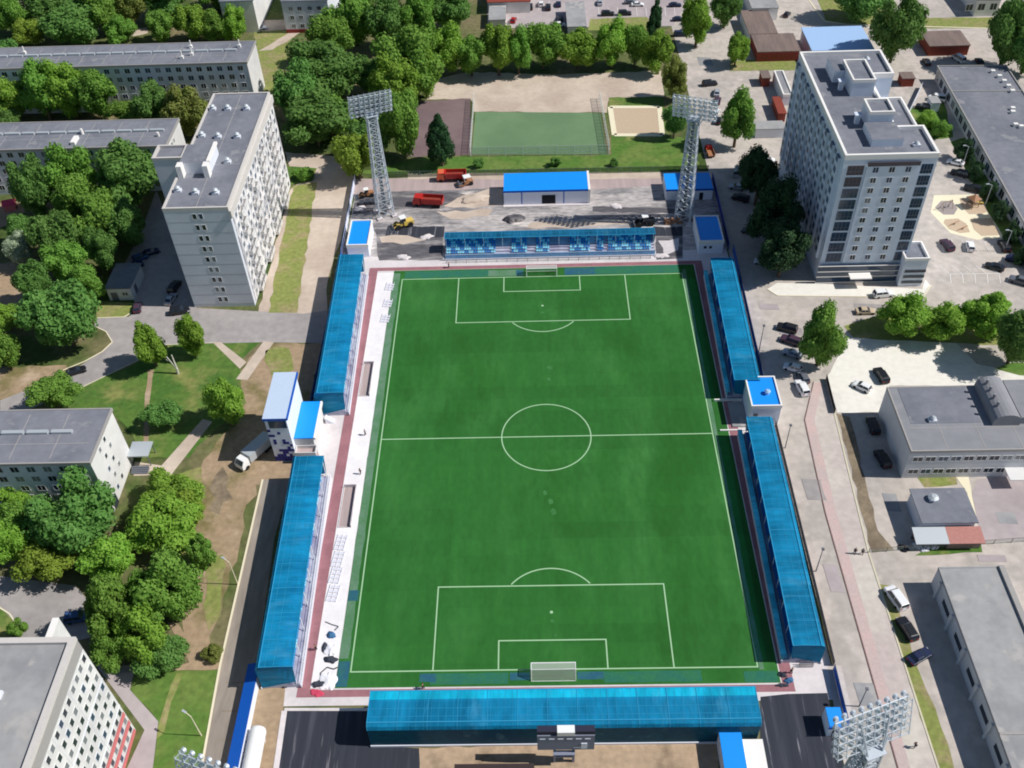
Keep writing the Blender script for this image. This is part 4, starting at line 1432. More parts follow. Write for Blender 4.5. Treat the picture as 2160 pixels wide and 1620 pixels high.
b.box(-1.9, 1.4, -.9, -.2, 4.0, 4.15)
b.build('crossbar', M['screen_back'], K)
K, hx, hy = block('low_store', 'low dark brown flat roofed store at the bottom edge on the sand', 'store', -15.5, -3.5, -76, -69.4, 1.5, 'dark', 'store_roof', None, .15)
b = MB()
b.box(-1, 1, -hy - .05, -hy + .01, 0, 1.2)
b.build('door', M['steel'], K)

# ------------------------------------------------------------------ lighting masts
def mast(label, x, y, face, hgt=36.0, seen=True):
    """lattice mast; own frame: lamps look along -y"""
    th = thing('lighting_mast', label, 'floodlight mast', (x, y, 0), face, 'stadium lighting masts')
    b = MB()
    hs = hgt - 7.0
    w0, w1 = 2.0, 1.05
    def cor(z):
        w = w0 + (w1 - w0) * z / hs
        return [Vector((-w, -w, z)), Vector((w, -w, z)), Vector((w, w, z)), Vector((-w, w, z))]
    zs = [0]
    while zs[-1] < hs - 1.2:
        zs.append(min(hs, zs[-1] + 1.1 * (w0 + (w1 - w0) * zs[-1] / hs) * 1.25))
    zs[-1] = hs
    for a, c in zip(zs, zs[1:]):
        A, C_ = cor(a), cor(c)
        for i in range(4):
            j = (i + 1) % 4
            b.tube(A[i], C_[i], .17, n=5)
            b.tube(A[i], C_[j], .09, n=4)
            b.tube(A[j], C_[i], .09, n=4)
            b.tube(C_[i], C_[j], .09, n=4)
    b.build('lattice_shaft', M['galv'], th)
    b = MB()
    b.box(-.35, .35, -.5, .5, 0, hs)
    lad = b.build('ladder_shaft', M['steel'], th)
    b = MB()
    for sx in (-1, 1):
        for sy in (-1, 1):
            b.box(sx * 2 - .7, sx * 2 + .7, sy * 2 - .7, sy * 2 + .7, 0, .5)
    b.build('footing', M['paving'], th)
    # lamp frame tilted towards the pitch
    W2, HH, tilt = 5.2, 5.6, math.radians(16)
    def fp(u, v, d=0.0):
        return Vector((u, -.6 - d * math.cos(tilt) - (v) * math.sin(tilt), hs + .6 + v * math.cos(tilt) - d * math.sin(tilt)))
    b = MB()
    for v in [HH * k / 4 for k in range(5)]:
        b.tube(fp(-W2, v), fp(W2, v), .11, n=5)
        b.tube(fp(-W2, v, -.9), fp(W2, v, -.9), .08, n=4)
        q = [fp(-W2, v, -.05), fp(W2, v, -.05), fp(W2, v, -.85), fp(-W2, v, -.85)]
        b.face(q, 1)
    for k in range(9):
        u = -W2 + 2 * W2 * k / 8
        b.tube(fp(u, -.3), fp(u, HH + .4), .09, n=4)
        b.tube(fp(u, -.3, -.9), fp(u, HH + .4, -.9), .07, n=4)
        for v in [HH * k2 / 4 for k2 in range(5)]:
            b.tube(fp(u, v), fp(u, v, -.9), .05, n=4)
            if k < 8 and v < HH:
                b.tube(fp(u, v, -.9), fp(u + 2 * W2 / 8, v + HH / 4, -.9), .05, n=4)
    for sx in (-1, 1):
        for v in (.3, HH * .7):
            b.tube((sx * 1.0, -.9, hs - 1.6), fp(sx * 2.6, v, -.9), .12, n=5)
            b.tube((sx * 1.0, 1.0, hs - .2), fp(sx * 2.0, v + .6, -.9), .12, n=5)
    b.box(-1.4, 1.4, -1.4, 1.4, hs, hs + .15, 0)
    b.build('lamp_frame', [M['galv'], M['mesh']], th)
    lb = MB()
    lb.tube((0, 0, 0), (0, -.34, 0), .26, .42, 10, 0)
    lb.tube((0, -.342, 0), (0, -.38, 0), .38, .38, 10, 1)
    lme = lb.mesh('floodlight', [M['galv'], M['lamp_glass']])
    for r_ in range(5):
        for k in range(9):
            p = fp(-W2 + .35 + (2 * W2 - .7) * k / 8, HH * r_ / 4 + .35, .1)
            o = link('floodlight', lme, th, p)
            o.rotation_euler = (math.radians(28), 0, 0)
    return th
mast('lattice lighting mast at the far left corner, lamps tilted towards the pitch', -40.8, 80.6, math.radians(20))
mast('lattice lighting mast at the far right corner before the blue roofed cabin', 37.0, 74.6, math.radians(-20))
mast('lighting mast at the near right corner, seen from behind and cut off below', 39.2, -79.9, math.radians(180 + 20))
mast('lighting mast of which only the top lamps rise over the bottom edge, left', -42.0, -86.2, math.radians(180 - 20))

# ------------------------------------------------------------------ goals, dugouts, tank, fences, poles
def goal(label, x, y, rz):
    th = thing('goal', label, 'football goal', (x, y, 0), rz, 'football goals')
    b = MB()
    hw, h, d = 3.66, 2.44, 2.0
    for sx in (-1, 1):
        b.tube((sx * hw, 0, 0), (sx * hw, 0, h), .09, n=8)
        b.tube((sx * hw, d, 0), (sx * hw, 1.2, h), .06, n=6)
        b.tube((sx * hw, 0, h), (sx * hw, 1.2, h), .06, n=6)
        b.tube((sx * hw, 0, .05), (sx * hw, d, .05), .05, n=6)
    b.tube((-hw, 0, h), (hw, 0, h), .09, n=8)
    b.tube((-hw, 1.2, h), (hw, 1.2, h), .05, n=6)
    b.tube((-hw, d, .05), (hw, d, .05), .05, n=6)
    b.build('goal_frame', M['white_paint'], th)
    b = MB()
    b.face([(-hw, 0, h), (hw, 0, h), (hw, 1.2, h), (-hw, 1.2, h)])
    b.face([(-hw, 1.2, h), (hw, 1.2, h), (hw, d, .05), (-hw, d, .05)])
    for sx in (-1, 1):
        b.face([(sx * hw, 0, 0), (sx * hw, d, 0), (sx * hw, 1.2, h), (sx * hw, 0, h)])
    b.build('net', M['net'], th)
goal('white netted goal on the far goal line', 0, 52.6, 0)
goal('white netted goal on the near goal line', 0, -52.6, math.pi)

def dugout(label, x0, x1, y0, y1):
    th = thing('dugout_enclosure', label, 'dugout', ((x0 + x1) / 2, (y0 + y1) / 2, 0), 0, 'dugout enclosures on the left touchline')
    hx, hy = (x1 - x0) / 2, (y1 - y0) / 2
    b = MB()
    b.box(-hx, hx, -hy, hy, .02, .06)
    b.build('floor', M['pavers'], th)
    b = MB()
    b.box(hx - .15, hx, -hy, hy, .063, .9)
    b.box(-hx, hx - .16, hy - .15, hy, .063, .9)
    b.box(-hx, -hx + .12, -hy, hy - .16, .063, .2)
    b.box(-hx + .13, hx - .16, -hy, -hy + .12, .063, .25)
    b.build('low_wall', M['paving'], th)
dugout('low walled dugout pit on the white strip, beyond the halfway line', -40.1, -37.7, 12.6, 22.8)
dugout('low walled dugout pit on the white strip, nearer than the halfway line', -40.1, -37.5, -22.4, -12.4)

K = thing('storage_tank', 'long white cylinder tank lying along the left fence at the bottom edge', 'tank', (-47.3, -69.5, 0))
b = MB()
rings = []
for y, r in ((-9, 1.2), (-8.6, 1.35), (6.0, 1.35), (6.5, 1.15), (6.7, .5)):
    rings.append([(r * math.cos(t * math.pi / 9), y, 1.5 + r * math.sin(t * math.pi / 9)) for t in range(18)])
b.loft(rings)
b.build('tank_body', M['white_paint'], K, smooth=True)
for y in (-6, 0, 5):
    b = MB()
    b.box(-1.1, 1.1, y - .3, y + .3, 0, .6)
    b.build('saddle', M['paving'], K)

K = thing('boundary_fence', 'blue boundary wall with sloping blue top left of the near left corner', 'fence', (-50.2, -60.5, 0))
b = MB()
b.box(.9, 1.15, -14, 8.6, 0, 2.1)
b.build('inner_wall', M['lavender'], K)
b = MB()
b.loft([[(-.9, y, 1.7), (1.2, y, 2.35), (1.2, y, 2.47), (-.9, y, 1.82)] for y in (-14, 8.7)])
b.build('sloping_top', M['blue_trim'], K)
b = MB()
for k in range(9):
    b.tube((-.8, -13.5 + 2.7 * k, 0), (-.8, -13.5 + 2.7 * k, 1.74), .07)
b.build('post', M['steel'], K)

def fence(label, a, c, h, posts, m, name='fence', pm='steel', gap=2.5, rails=(1.0,), panel=True, group=None):
    a, c = Vector(a), Vector(c)
    L = (c - a).length
    th = thing(name, label, 'fence', (a.x, a.y, 0), math.atan2((c - a).y, (c - a).x), group)
    if panel:
        b = MB()
        b.box(0, L, -.02, .02, .08, h)
        b.build('panel', M[m], th)
    b = MB()
    for r_ in rails:
        b.tube((0, 0, h * r_), (L, 0, h * r_), .04, n=4)
    b.build('rail', M[pm], th)
    pme = MB()
    pme.tube((0, 0, 0), (0, 0, h + .06), .06, n=6)
    me = pme.mesh('post', M[pm])
    n = max(1, min(60, int(L / gap)))
    for i in range(n + 1):
        link('post', me, th, (L * i / n, 0, 0))
    return th
XY = lambda px, py: tuple(G(px, py))[:2]
fence('blue and white boundary fence from the far left cabin to the far corner', (-50.0, 62), (-50.6, 96.5), 2.3, 1, 'lavender', pm='blue_trim')
fence('blue panel fence behind the far left side stand', (-49.8, 8), (-49.9, 61.5), 2.2, 1, 'blue_trim', pm='blue_trim')
fence('blue panel fence behind the far right side stand', (46.6, 11), (47.6, 61), 2.2, 1, 'blue_trim', pm='steel')
fence('brown panel fence behind the nearest right side stand', (46.5, -52.5), (47.0, 1.8), 1.6, 1, 'roof_brown', pm='steel')
fence('blue panel fence at the far right corner beside the shaded road', (46.6, 61.5), (47.0, 93), 2.2, 1, 'navy', pm='blue_trim')
fence('blue mesh fence at the near right corner', (46.2, -64.5), (46.3, -53.2), 1.9, 1, 'blue_trim', pm='steel')
fence('long green mesh fence along the north edge of the construction yard', (-45, 97.9), (46.5, 97.0), 1.9, 1, 'mesh_green', pm='steel', gap=3)
fence('low grey barrier in front of the far end stand', (-23.6, 58.6), (27.0, 58.6), 1.0, 1, 'mesh', pm='steel', rails=(.4, 1.0))
fence('thin mesh fence on the near long side of the small green pitch', (-18.9, 107.6), (19.8, 107.0), 3.0, 1, 'mesh', pm='galv', gap=4.5, rails=(.35, .7, 1.0))
fence('white post fence on the left end of the small green pitch', (-19.2, 108.0), (-19.0, 139.5), 3.0, 1, 'mesh', pm='white_paint', gap=1.8, rails=(.35, 1.0))
fence('white post fence on the right end of the small green pitch', (20.1, 107.4), (19.2, 138.6), 3.0, 1, 'mesh', pm='white_paint', gap=1.8, rails=(.35, 1.0))
fence('black spiky fence right of the parked cars, beside the white concrete lot', XY(1742, 800), XY(1760, 872), 1.4, 1, 'dark', pm='rubber', gap=.8)
fence('rusty wire fence running right from the lean-to', XY(1832, 1166), XY(2170, 1142), 1.3, 1, 'mesh', pm='roof_brown', gap=3)
fence('pale concrete wall right of the right tower, beside the long hall', (94.6, 97.5), (117, 140), 1.8, 1, 'panel_wall', pm='panel_wall')
fence('dark wall between the shaded road and the lot right of the right tower', (86.8, 101.5), (113, 139), 1.2, 1, 'panel_wall', pm='steel') if False else None

def pole(label, px, py, h, name='lamp_post', m='steel', arm=1.2, ang=0.0, group='lamp posts', r=.11):
    p = G(px, py)
    th = thing(name, label, 'lamp post', (p.x, p.y, 0), ang, group)
    b = MB()
    b.tube((0, 0, 0), (0, 0, h), r, r * .6, 8)
    b.build('pole', M[m], th)
    if arm:
        b = MB()
        b.tube((0, 0, h - .05), (arm, 0, h + .35), .06, n=6)
        b.build('arm', M[m], th)
        b = MB()
        b.box(arm - .1, arm + .7, -.16, .16, h + .27, h + .43)
        b.build('lamp_head', M['vent'], th)
    else:
        b = MB()
        b.box(-.22, .22, -.22, .22, h, h + .3)
        b.build('cap', M[m], th)
    return th
pole('pale concrete post with a thin shadow, on the brown ground left of the near stand', 502, 1233, 7.0, m='cream', arm=1.0, ang=2.6)
pole('pale concrete post standing in the lawn beside the lower left block', 425, 1552, 6.6, m='cream', arm=1.0, ang=2.6)
pole('thin dark pole behind the far right stand by the parked cars', 1600, 745, 8.0, arm=0)
pole('thin dark pole on the roadside right of the white box', 1656, 945, 6.6, arm=0)
pole('thin dark roadside pole by the middle of the nearest right stand', 1721, 1205, 6.6, arm=0)
pole('thin dark pole near the small blue cabin at the near right corner', 1812, 1490, 5.6, arm=0)
pole('white pole behind the far corner of the right tower', 1880, 137, 9, m='white_paint', arm=0)
for k, (px, py) in enumerate(((2010, 300), (2062, 420), (2100, 520), (1752, 1)) if False else ((2030, 350), (2078, 432), (2118, 530))):
    pole(['thin pole by the upper end of the shaded hall wall', 'thin pole by the shaded hall wall beside the playground', 'thin pole by the hall wall nearest the parking bays'][k], px, py, 6, m='vent', arm=.9, ang=math.pi)
K = thing('dead_trunks', 'bare white forked trunk stump in the park lawn between two young trees', 'tree stump', tuple(G(376, 788)))
b = MB()
b.tube((0, 0, 0), (.1, 0, 1.6), .32, .28, 7)
b.tube((.1, 0, 1.5), (-1.3, .2, 5.0), .24, .1, 6)
b.tube((.1, 0, 1.5), (-.1, .3, 5.4), .24, .12, 6)
b.tube((-.6, .1, 3.4), (-1.6, .1, 4.3), .12, .06, 5)
b.build('trunk', M['trunk_white'], K)

# ------------------------------------------------------------------ trees
def crown_mesh(name, seed, n_leaf, leaf, lobes, kind, shape='round'):
    """crown filling the unit ball: leaf-sized faces spread over many lobes, with gaps between them"""
    r = random.Random(seed)
    L = []
    for i in range(lobes):
        for _ in range(30):
            p = Vector((r.uniform(-1, 1), r.uniform(-1, 1), r.uniform(-1, 1)))
            if p.length > 1:
                continue
            if shape == 'cone':
                k = max(.12, (1 - p.z) / 2 * 1.15)
                p.x *= k
                p.y *= k
            p = p * r.uniform(.6, .86) if p.length > .3 else p
            if all((p - q[0]).length > .2 for q in L):
                break
        rad = r.uniform(.2, .37)
        if shape == 'cone':
            rad *= .55 + .45 * (1 - p.z) / 2
        L.append((p, rad))
    v, f, mi = [], [], []
    def quad(c, nrm, s):
        u = nrm.orthogonal().normalized()
        w = nrm.cross(u)
        a = r.uniform(0, 6.28)
        u, w = u * math.cos(a) + w * math.sin(a), w * math.cos(a) - u * math.sin(a)
        k = len(v)
        e = s * r.uniform(.55, .9)
        bend = nrm * s * r.uniform(-.25, .25)
        v.extend([tuple(c - u * s - w * e * .3), tuple(c + bend - w * e), tuple(c + u * s + w * e * .2), tuple(c + bend + w * e)])
        f.append((k, k + 1, k + 2, k + 3))
        mi.append(0)
    done = 0
    while done < n_leaf:
        c, rad = L[r.randrange(len(L))]
        d = Vector((r.gauss(0, 1), r.gauss(0, 1), r.gauss(0, 1)))
        if d.length < .01:
            continue
        d.normalize()
        p = c + d * rad * r.uniform(.72, 1.12)
        if any((p - q[0]).length < q[1] * .62 for q in L):
            continue
        nn = (d + Vector((r.uniform(-.75, .75), r.uniform(-.75, .75), r.uniform(-.4, .8)))).normalized()
        quad(p, nn, leaf * r.uniform(.6, 1.25))
        done += 1
    for c, rad in L:                        # inner clumps
        bm = bmesh.new()
        bmesh.ops.create_icosphere(bm, subdivisions=2, radius=rad * .7)
        k = len(v)
        for q in bm.verts:
            v.append(tuple(c + q.co * r.uniform(.82, 1.12)))
        for q in bm.faces:
            f.append(tuple(k + w.index for w in q.verts))
            mi.append(0)
        bm.free()
    me = bpy.data.meshes.new(name)
    me.from_pydata(v, [], f)
    me.materials.append(LEAF[kind])
    me.update()
    return me

def trunk_mesh(name, m, seed):
    """unit height trunk with limbs reaching into the crown"""
    r = random.Random(seed)
    b = MB()
    b.tube((0, 0, 0), (.01, .005, .45), .034, .024, 8)
    b.tube((.01, .005, .45), (0, .01, .85), .024, .008, 7)
    for i in range(6):
        a = i * 1.05 + r.uniform(-.3, .3)
        z = .34 + .07 * i
        b.tube((.008, .004, z), (.17 * math.cos(a), .17 * math.sin(a), z + .17), .014, .005, 5)
    return b.mesh(name, m)

CROWNS = {}
def crown_for(kind, big, var):
    key = (kind, big, var)
    if key not in CROWNS:
        sh = 'cone' if kind == 'c' else 'round'
        if big:
            CROWNS[key] = crown_mesh('crown', hash((ord(kind), 1, var)) % 9999, 8200, .05, 28, kind, sh)
        else:
            CROWNS[key] = crown_mesh('crown', hash((ord(kind), 0, var)) % 9999, 3800, .07, 19, kind, sh)
    return CROWNS[key]
TRUNK = trunk_mesh('trunk', M['trunk'], 1)
TRUNK_W = trunk_mesh('trunk', M['trunk_white'], 2)
tree_n = [0]

def tree(x0, y0, x1, y1, kind, label, group=None, bush=False, white=False):
    cx, cy, w, h = (x0 + x1) / 2, (y0 + y1) / 2, x1 - x0, y1 - y0
    zc = 5.0
    for _ in range(5):
        p = G(cx, cy, zc)
        dp = depth_of(p)
        v = (p - CAM_LOC).normalized()
        s_, c_ = abs(v.z), math.sqrt(max(1e-6, 1 - v.z * v.z))
        r = w / 2 * dp / F_PX
        a = h / 2 * dp / F_PX
        rz = math.sqrt(max(a * a - (r * s_) ** 2, (.6 * r * c_) ** 2)) / c_
        rz = min(max(rz, .72 * r), 1.7 * r)
        zc = rz * (.92 if bush else 1.06) + (.0 if bush else .7)
    p = G(cx, cy, zc)
    tree_n[0] += 1
    var = tree_n[0] % 3
    nm = {'c': 'conifer_tree'}.get(kind, 'bush' if bush else 'tree')
    th = thing(nm, label, 'bush' if bush else 'tree', (p.x, p.y, 0), RND.uniform(0, 6.28), group)
    c = link('crown', crown_for(kind, r > 3.0, var), th, (0, 0, zc))
    e = RND.uniform(.9, 1.12)
    c.scale = (r * 1.13 * e, r * 1.13 / e, rz * 1.1)
    c.rotation_euler = (RND.uniform(-.14, .14), RND.uniform(-.14, .14), 0)
    t = link('trunk', TRUNK_W if white else TRUNK, th, (0, 0, 0))
    hh = zc + rz * .6
    t.scale = (hh * 1.0, hh * 1.0, hh)
    return th

GW = 'trees of the upper left wood'
for q in (
    (-10, -20, 60, 70, 'm', 'mid green tree in the very top left corner'),
    (20, -40, 85, 40, 's', 'pale silvery birch at the top edge near the left corner'),
    (28, 38, 92, 100, 'y', 'small yellow green tree left of the dark mass above the farther long block'),
    (62, -40, 165, 60, 'd', 'big dark tree on the top edge, second mass from the left corner'),
    (95, 10, 215, 88, 'd', 'wide dark tree standing right above the left end of the farther long block'),
    (160, -40, 250, 70, 'm', 'tall mid green tree on the top edge above the dirt opening'),
    (228, -30, 300, 50, 'o', 'olive tree at the top edge between dark and bright crowns'),
    (290, -50, 400, 40, 'd', 'dark crown on the top edge above the bright group'),
    (305, 18, 375, 88, 'm', 'mid green tree at the left of the bright group above the farther long block'),
    (360, 5, 440, 85, 'b', 'bright tree in the middle of the group above the farther long block'),
    (420, 25, 490, 88, 'm', 'mid green tree second from the right of the group above the farther long block'),
    (460, 12, 520, 84, 'b', 'bright tree at the right end of the group above the farther long block'),
    (400, -60, 500, 20, 'm', 'mid green crown on the top edge left of the white block sliver'),
    (-30, 80, 48, 170, 'd', 'dark tree at the left edge over the end of the farther long block'),
    (-30, 160, 60, 250, 'b', 'bright tree at the left edge in front of the farther long block'),
    (40, 135, 125, 250, 'm', 'second tree from the left edge in front of the farther long block'),
    (95, 130, 180, 245, 'b', 'tall bright tree in the middle of the row before the farther long block'),
    (160, 140, 250, 250, 'm', 'rightmost of the four trees crowded before the farther long block'),
    (285, 165, 365, 270, 'd', 'dark tree between the two long blocks, left of the olive one'),
    (345, 180, 440, 285, 'o', 'olive flecked tree between the two long blocks, by the tower roof'),
    (25, 330, 110, 460, 'd', 'dark tree hiding the left windows of the block that touches the tower'),
    (100, 310, 200, 440, 'm', 'tall mid green tree in front of the block that touches the tower'),
    (195, 298, 330, 450, 'd', 'broad dark tree at the left foot of the nine storey tower'),
    (150, 400, 260, 520, 'm', 'mid green tree below the broad dark one by the tower'),
    (60, 430, 170, 560, 'd', 'dark tree in the middle of the wood left of the tower'),
    (180, 470, 245, 580, 'd', 'narrow dark tree on the shaded edge of the wood, above the substation'),
    (90, 500, 190, 600, 'm', 'mid green tree in the wood just above the biggest round dark tree'),
    (45, 575, 200, 740, 'd', 'biggest round dark tree above the bend of the asphalt road'),
    (-25, 640, 48, 700, 'b', 'bright bushy tree at the left edge level with the biggest dark tree'),
    (-40, 690, 40, 782, 'm', 'mid green tree at the left edge above the brown dirt'),
    (8, 494, 72, 556, 's', 'pale silver leaved tree at the left edge of the wood'),
    (215, 40, 290, 92, 'm', 'low crown over the far roof, right of the wide dark tree'),
    (-20, 245, 40, 262, 'd', 'dark tree tip at the left edge between the two long blocks'),
    (10, 440, 70, 520, 'd', 'dark tree at the left edge right below the red playhouse'),
    (220, 420, 312, 520, 'd', 'dark tree in the tower shade below the broad dark one'),
    (120, 360, 215, 480, 'm', 'mid green tree in the heart of the wood left of the tower'),
    (30, 540, 100, 640, 'd', 'dark tree behind the biggest round dark tree, on its left'),
    (140, 560, 215, 640, 'm', 'mid green tree behind the biggest round dark tree, on its right'),
    (225, 210, 300, 268, 'm', 'mid green tree between the two long blocks, leftmost of three'),
):
    tree(*q, group=GW)
GP = 'trees round the park lawn'
for q in (
    (276, 670, 345, 775, 'b', 'slim young tree on the road edge, left of the white forked stump'),
    (370, 665, 430, 752, 'b', 'young bright tree on the road edge, right above the white forked stump'),
    (60, 790, 160, 868, 'm', 'round tree above the roof of the white ended block'),
    (302, 838, 382, 905, 'd', 'small dark tree alone in the middle of the park lawn'),
    (430, 800, 516, 902, 'b', 'bright tree at the right end of the park lawn by the diagonal path'),
):
    tree(*q, group=GP)
GL = 'trees in the lower left grove'
for q in (
    (70, 1000, 242, 1172, 'd', 'largest dark tree right in front of the white ended block'),
    (-10, 1010, 75, 1100, 'b', 'bright tree at the left edge before the white ended block'),
    (-30, 1095, 60, 1200, 'b', 'bright tree at the left edge above the grey road'),
    (40, 1135, 160, 1222, 'y', 'olive yellow tree over the grey road'),
    (305, 985, 430, 1090, 'b', 'bright tree by the steps of the white ended block'),
    (272, 1050, 420, 1180, 'b', 'broad bright tree at the top of the grove beside the brown dirt'),
    (170, 1115, 288, 1230, 'b', 'bright tree between the largest dark tree and the grove'),
    (275, 1165, 412, 1320, 'm', 'tall mid green tree on the right side of the grove'),
    (170, 1220, 290, 1370, 'm', 'mid green tree on the left side of the grove over the road'),
    (235, 1270, 350, 1400, 'b', 'bright tree in the heart of the grove'),
    (195, 1330, 275, 1418, 'm', 'mid green tree touching the corner of the tall white panel block'),
    (255, 1200, 335, 1300, 'm', 'mid green tree between the two sides of the grove'),
    (0, 1050, 90, 1150, 'm', 'mid green tree between the two bright ones at the left edge'),
    (330, 1030, 425, 1120, 'y', 'yellow green tree behind the top of the grove, near the steps'),
):
    tree(*q, group=GL)
for q in (
    (285, 1340, 392, 1418, 'd', 'dense dark bush at the foot of the grove beside the path fork'),
    (392, 1110, 452, 1220, 'm', 'low spreading bush on the dirt right of the grove'),
    (428, 1358, 470, 1398, 'o', 'small dry bush at the path fork by the cream kerb'),
    (20, 1305, 58, 1345, 'm', 'small bush at the left edge behind the tall white panel block'),
):
    tree(*q, group='bushes of the lower left', bush=True)
GC = 'trees of the belt between the tower and the sports ground'
for q in (
    (600, 85, 762, 215, 'd', 'huge dark tree top right of the nine storey tower'),
    (570, 120, 680, 260, 'd', 'dark tree touching the far corner of the nine storey tower'),
    (590, 190, 735, 310, 'd', 'dark tree behind the top of the left mast'),
    (690, -30, 800, 90, 'm', 'mid green tree on the top edge, left half of the belt'),
    (770, -20, 860, 100, 'd', 'dark tree on the top edge in the middle of the belt'),
    (840, -20, 920, 90, 'm', 'mid green tree on the top edge, right half of the belt'),
    (900, -30, 992, 62, 'd', 'dark tree on the top edge left of the far parking lot'),
    (790, 60, 925, 200, 'm', 'large mid green tree in the belt right of the left mast head'),
    (780, 120, 880, 230, 'b', 'bright topped tree just right of the left mast head'),
    (800, 190, 892, 325, 'm', 'tall tree right of the left mast shaft beside the maroon ground'),
    (740, 230, 830, 330, 'd', 'dark tree behind the left mast shaft'),
    (705, 268, 798, 375, 'y', 'yellow green tree left of the foot of the left mast'),
    (650, 30, 740, 130, 'm', 'mid green tree above the huge dark one at the left of the belt'),
    (860, 90, 930, 200, 'b', 'bright tree at the right edge of the belt beside the sand yard'),
    (640, 200, 750, 290, 'm', 'mid green tree in the belt left of the left mast head'),
    (745, 120, 830, 200, 'd', 'dark tree in the heart of the belt, straight above the left mast head'),
):
    tree(*q, group=GC)
tree(890, 232, 966, 345, 'c', 'dark spruce standing alone on the maroon ground')
GR = 'row of trees behind the sand yard'
ln = ['leftmost tree of the row behind the sand yard', 'second tree from the left in the row behind the sand yard, half behind the first', 'tall bright tree of the row behind the sand yard, left of its middle',
      'narrow tree of the row behind the sand yard, next to the tall bright one', 'tree in the middle of the row behind the sand yard, below the red car', 'tree right of the middle in the row, below the white car',
      'broad bright tree of the row behind the sand yard, third from its right end', 'second tree from the right end of the row behind the sand yard', 'rightmost tree of the row behind the sand yard, under the dark spruce']
for (x0, y0, x1, y1, k), l in zip(((905, 55, 990, 152, 'b'), (955, 70, 1030, 155, 'm'), (1010, 42, 1090, 152, 'b'), (1060, 62, 1125, 150, 'm'), (1100, 45, 1190, 140, 'm'), (1175, 55, 1262, 140, 'b'), (1255, 45, 1330, 138, 'b'), (1310, 50, 1372, 135, 'm'), (1358, 60, 1425, 150, 'b')), ln):
    tree(x0, y0, x1, y1, k, l, group=GR)
tree(1362, -12, 1404, 78, 'c', 'tall dark spruce rising over the right end of the tree row')
for q in (
    (1395, 125, 1452, 205, 'o', 'dull olive tree above the head of the right mast'),
    (1400, 195, 1450, 300, 'd', 'dark tree left of the shaft of the right mast'),
    (1440, -10, 1506, 92, 'b', 'bright tree on the track in the upper right, left of the garages'),
    (1500, -30, 1565, 52, 'd', 'dark tree on the top edge left of the brown garages'),
    (1528, 66, 1582, 132, 'b', 'small round bright tree at the corner of the brown garages'),
    (1522, 195, 1592, 305, 'm', 'egg shaped dark green tree right of the right mast head'),
    (1845, -10, 1948, 125, 'd', 'big dark tree behind the right tower, by the sky blue roof'),
    (1758, -60, 1880, 38, 'd', 'dark crown on the top edge left of the big dark tree'),
    (2092, -10, 2180, 135, 'd', 'dark tree in the top right corner'),
    (2130, 40, 2220, 150, 'd', 'second dark tree at the right edge near the top corner'),
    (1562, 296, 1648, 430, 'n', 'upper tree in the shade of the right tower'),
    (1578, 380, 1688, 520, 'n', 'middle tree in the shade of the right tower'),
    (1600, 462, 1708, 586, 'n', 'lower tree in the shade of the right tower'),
    (1695, 628, 1785, 785, 'm', 'tall bushy tree over the row of parked cars'),
):
    tree(*q)
GB = 'row of trees along the white concrete lot'
for q in (
    (1862, 618, 1968, 712, 'b', 'left end tree of the row above the white concrete lot'),
    (1940, 630, 2040, 722, 'b', 'second tree of the row above the white concrete lot'),
    (2026, 608, 2135, 712, 'b', 'third and widest tree of the row above the white concrete lot'),
    (2105, 640, 2200, 770, 'd', 'dark right end tree of the row above the white concrete lot'),
):
    tree(*q, group=GB)
lb = ['topmost bush', 'second bush from the top', 'third bush from the top', 'fourth bush from the top', 'fifth bush from the top', 'lowest bush']
for k, (x, y) in enumerate(((2032, 318), (2056, 358), (2084, 402), (2108, 446), (2134, 492), (2160, 540))):
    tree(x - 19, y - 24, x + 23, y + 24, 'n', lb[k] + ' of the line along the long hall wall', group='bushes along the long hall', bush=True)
for q in (
    (1935, 232, 1985, 272, 'b', 'bright bush in the small yard right of the right tower'),
    (1965, 250, 2005, 290, 'm', 'darker bush at the right of the small yard by the long hall'),
    (1000, 332, 1022, 354, 'd', 'small dark shrub left of the middle of the north grass strip'),
    (1160, 330, 1182, 352, 'd', 'small dark shrub in the middle of the north grass strip'),
    (1286, 332, 1306, 352, 'd', 'small dark shrub at the right of the north grass strip'),
    (618, 352, 662, 378, 'm', 'low shrub at the top of the dry lawn strip by the tower'),
):
    tree(*q, bush=True)

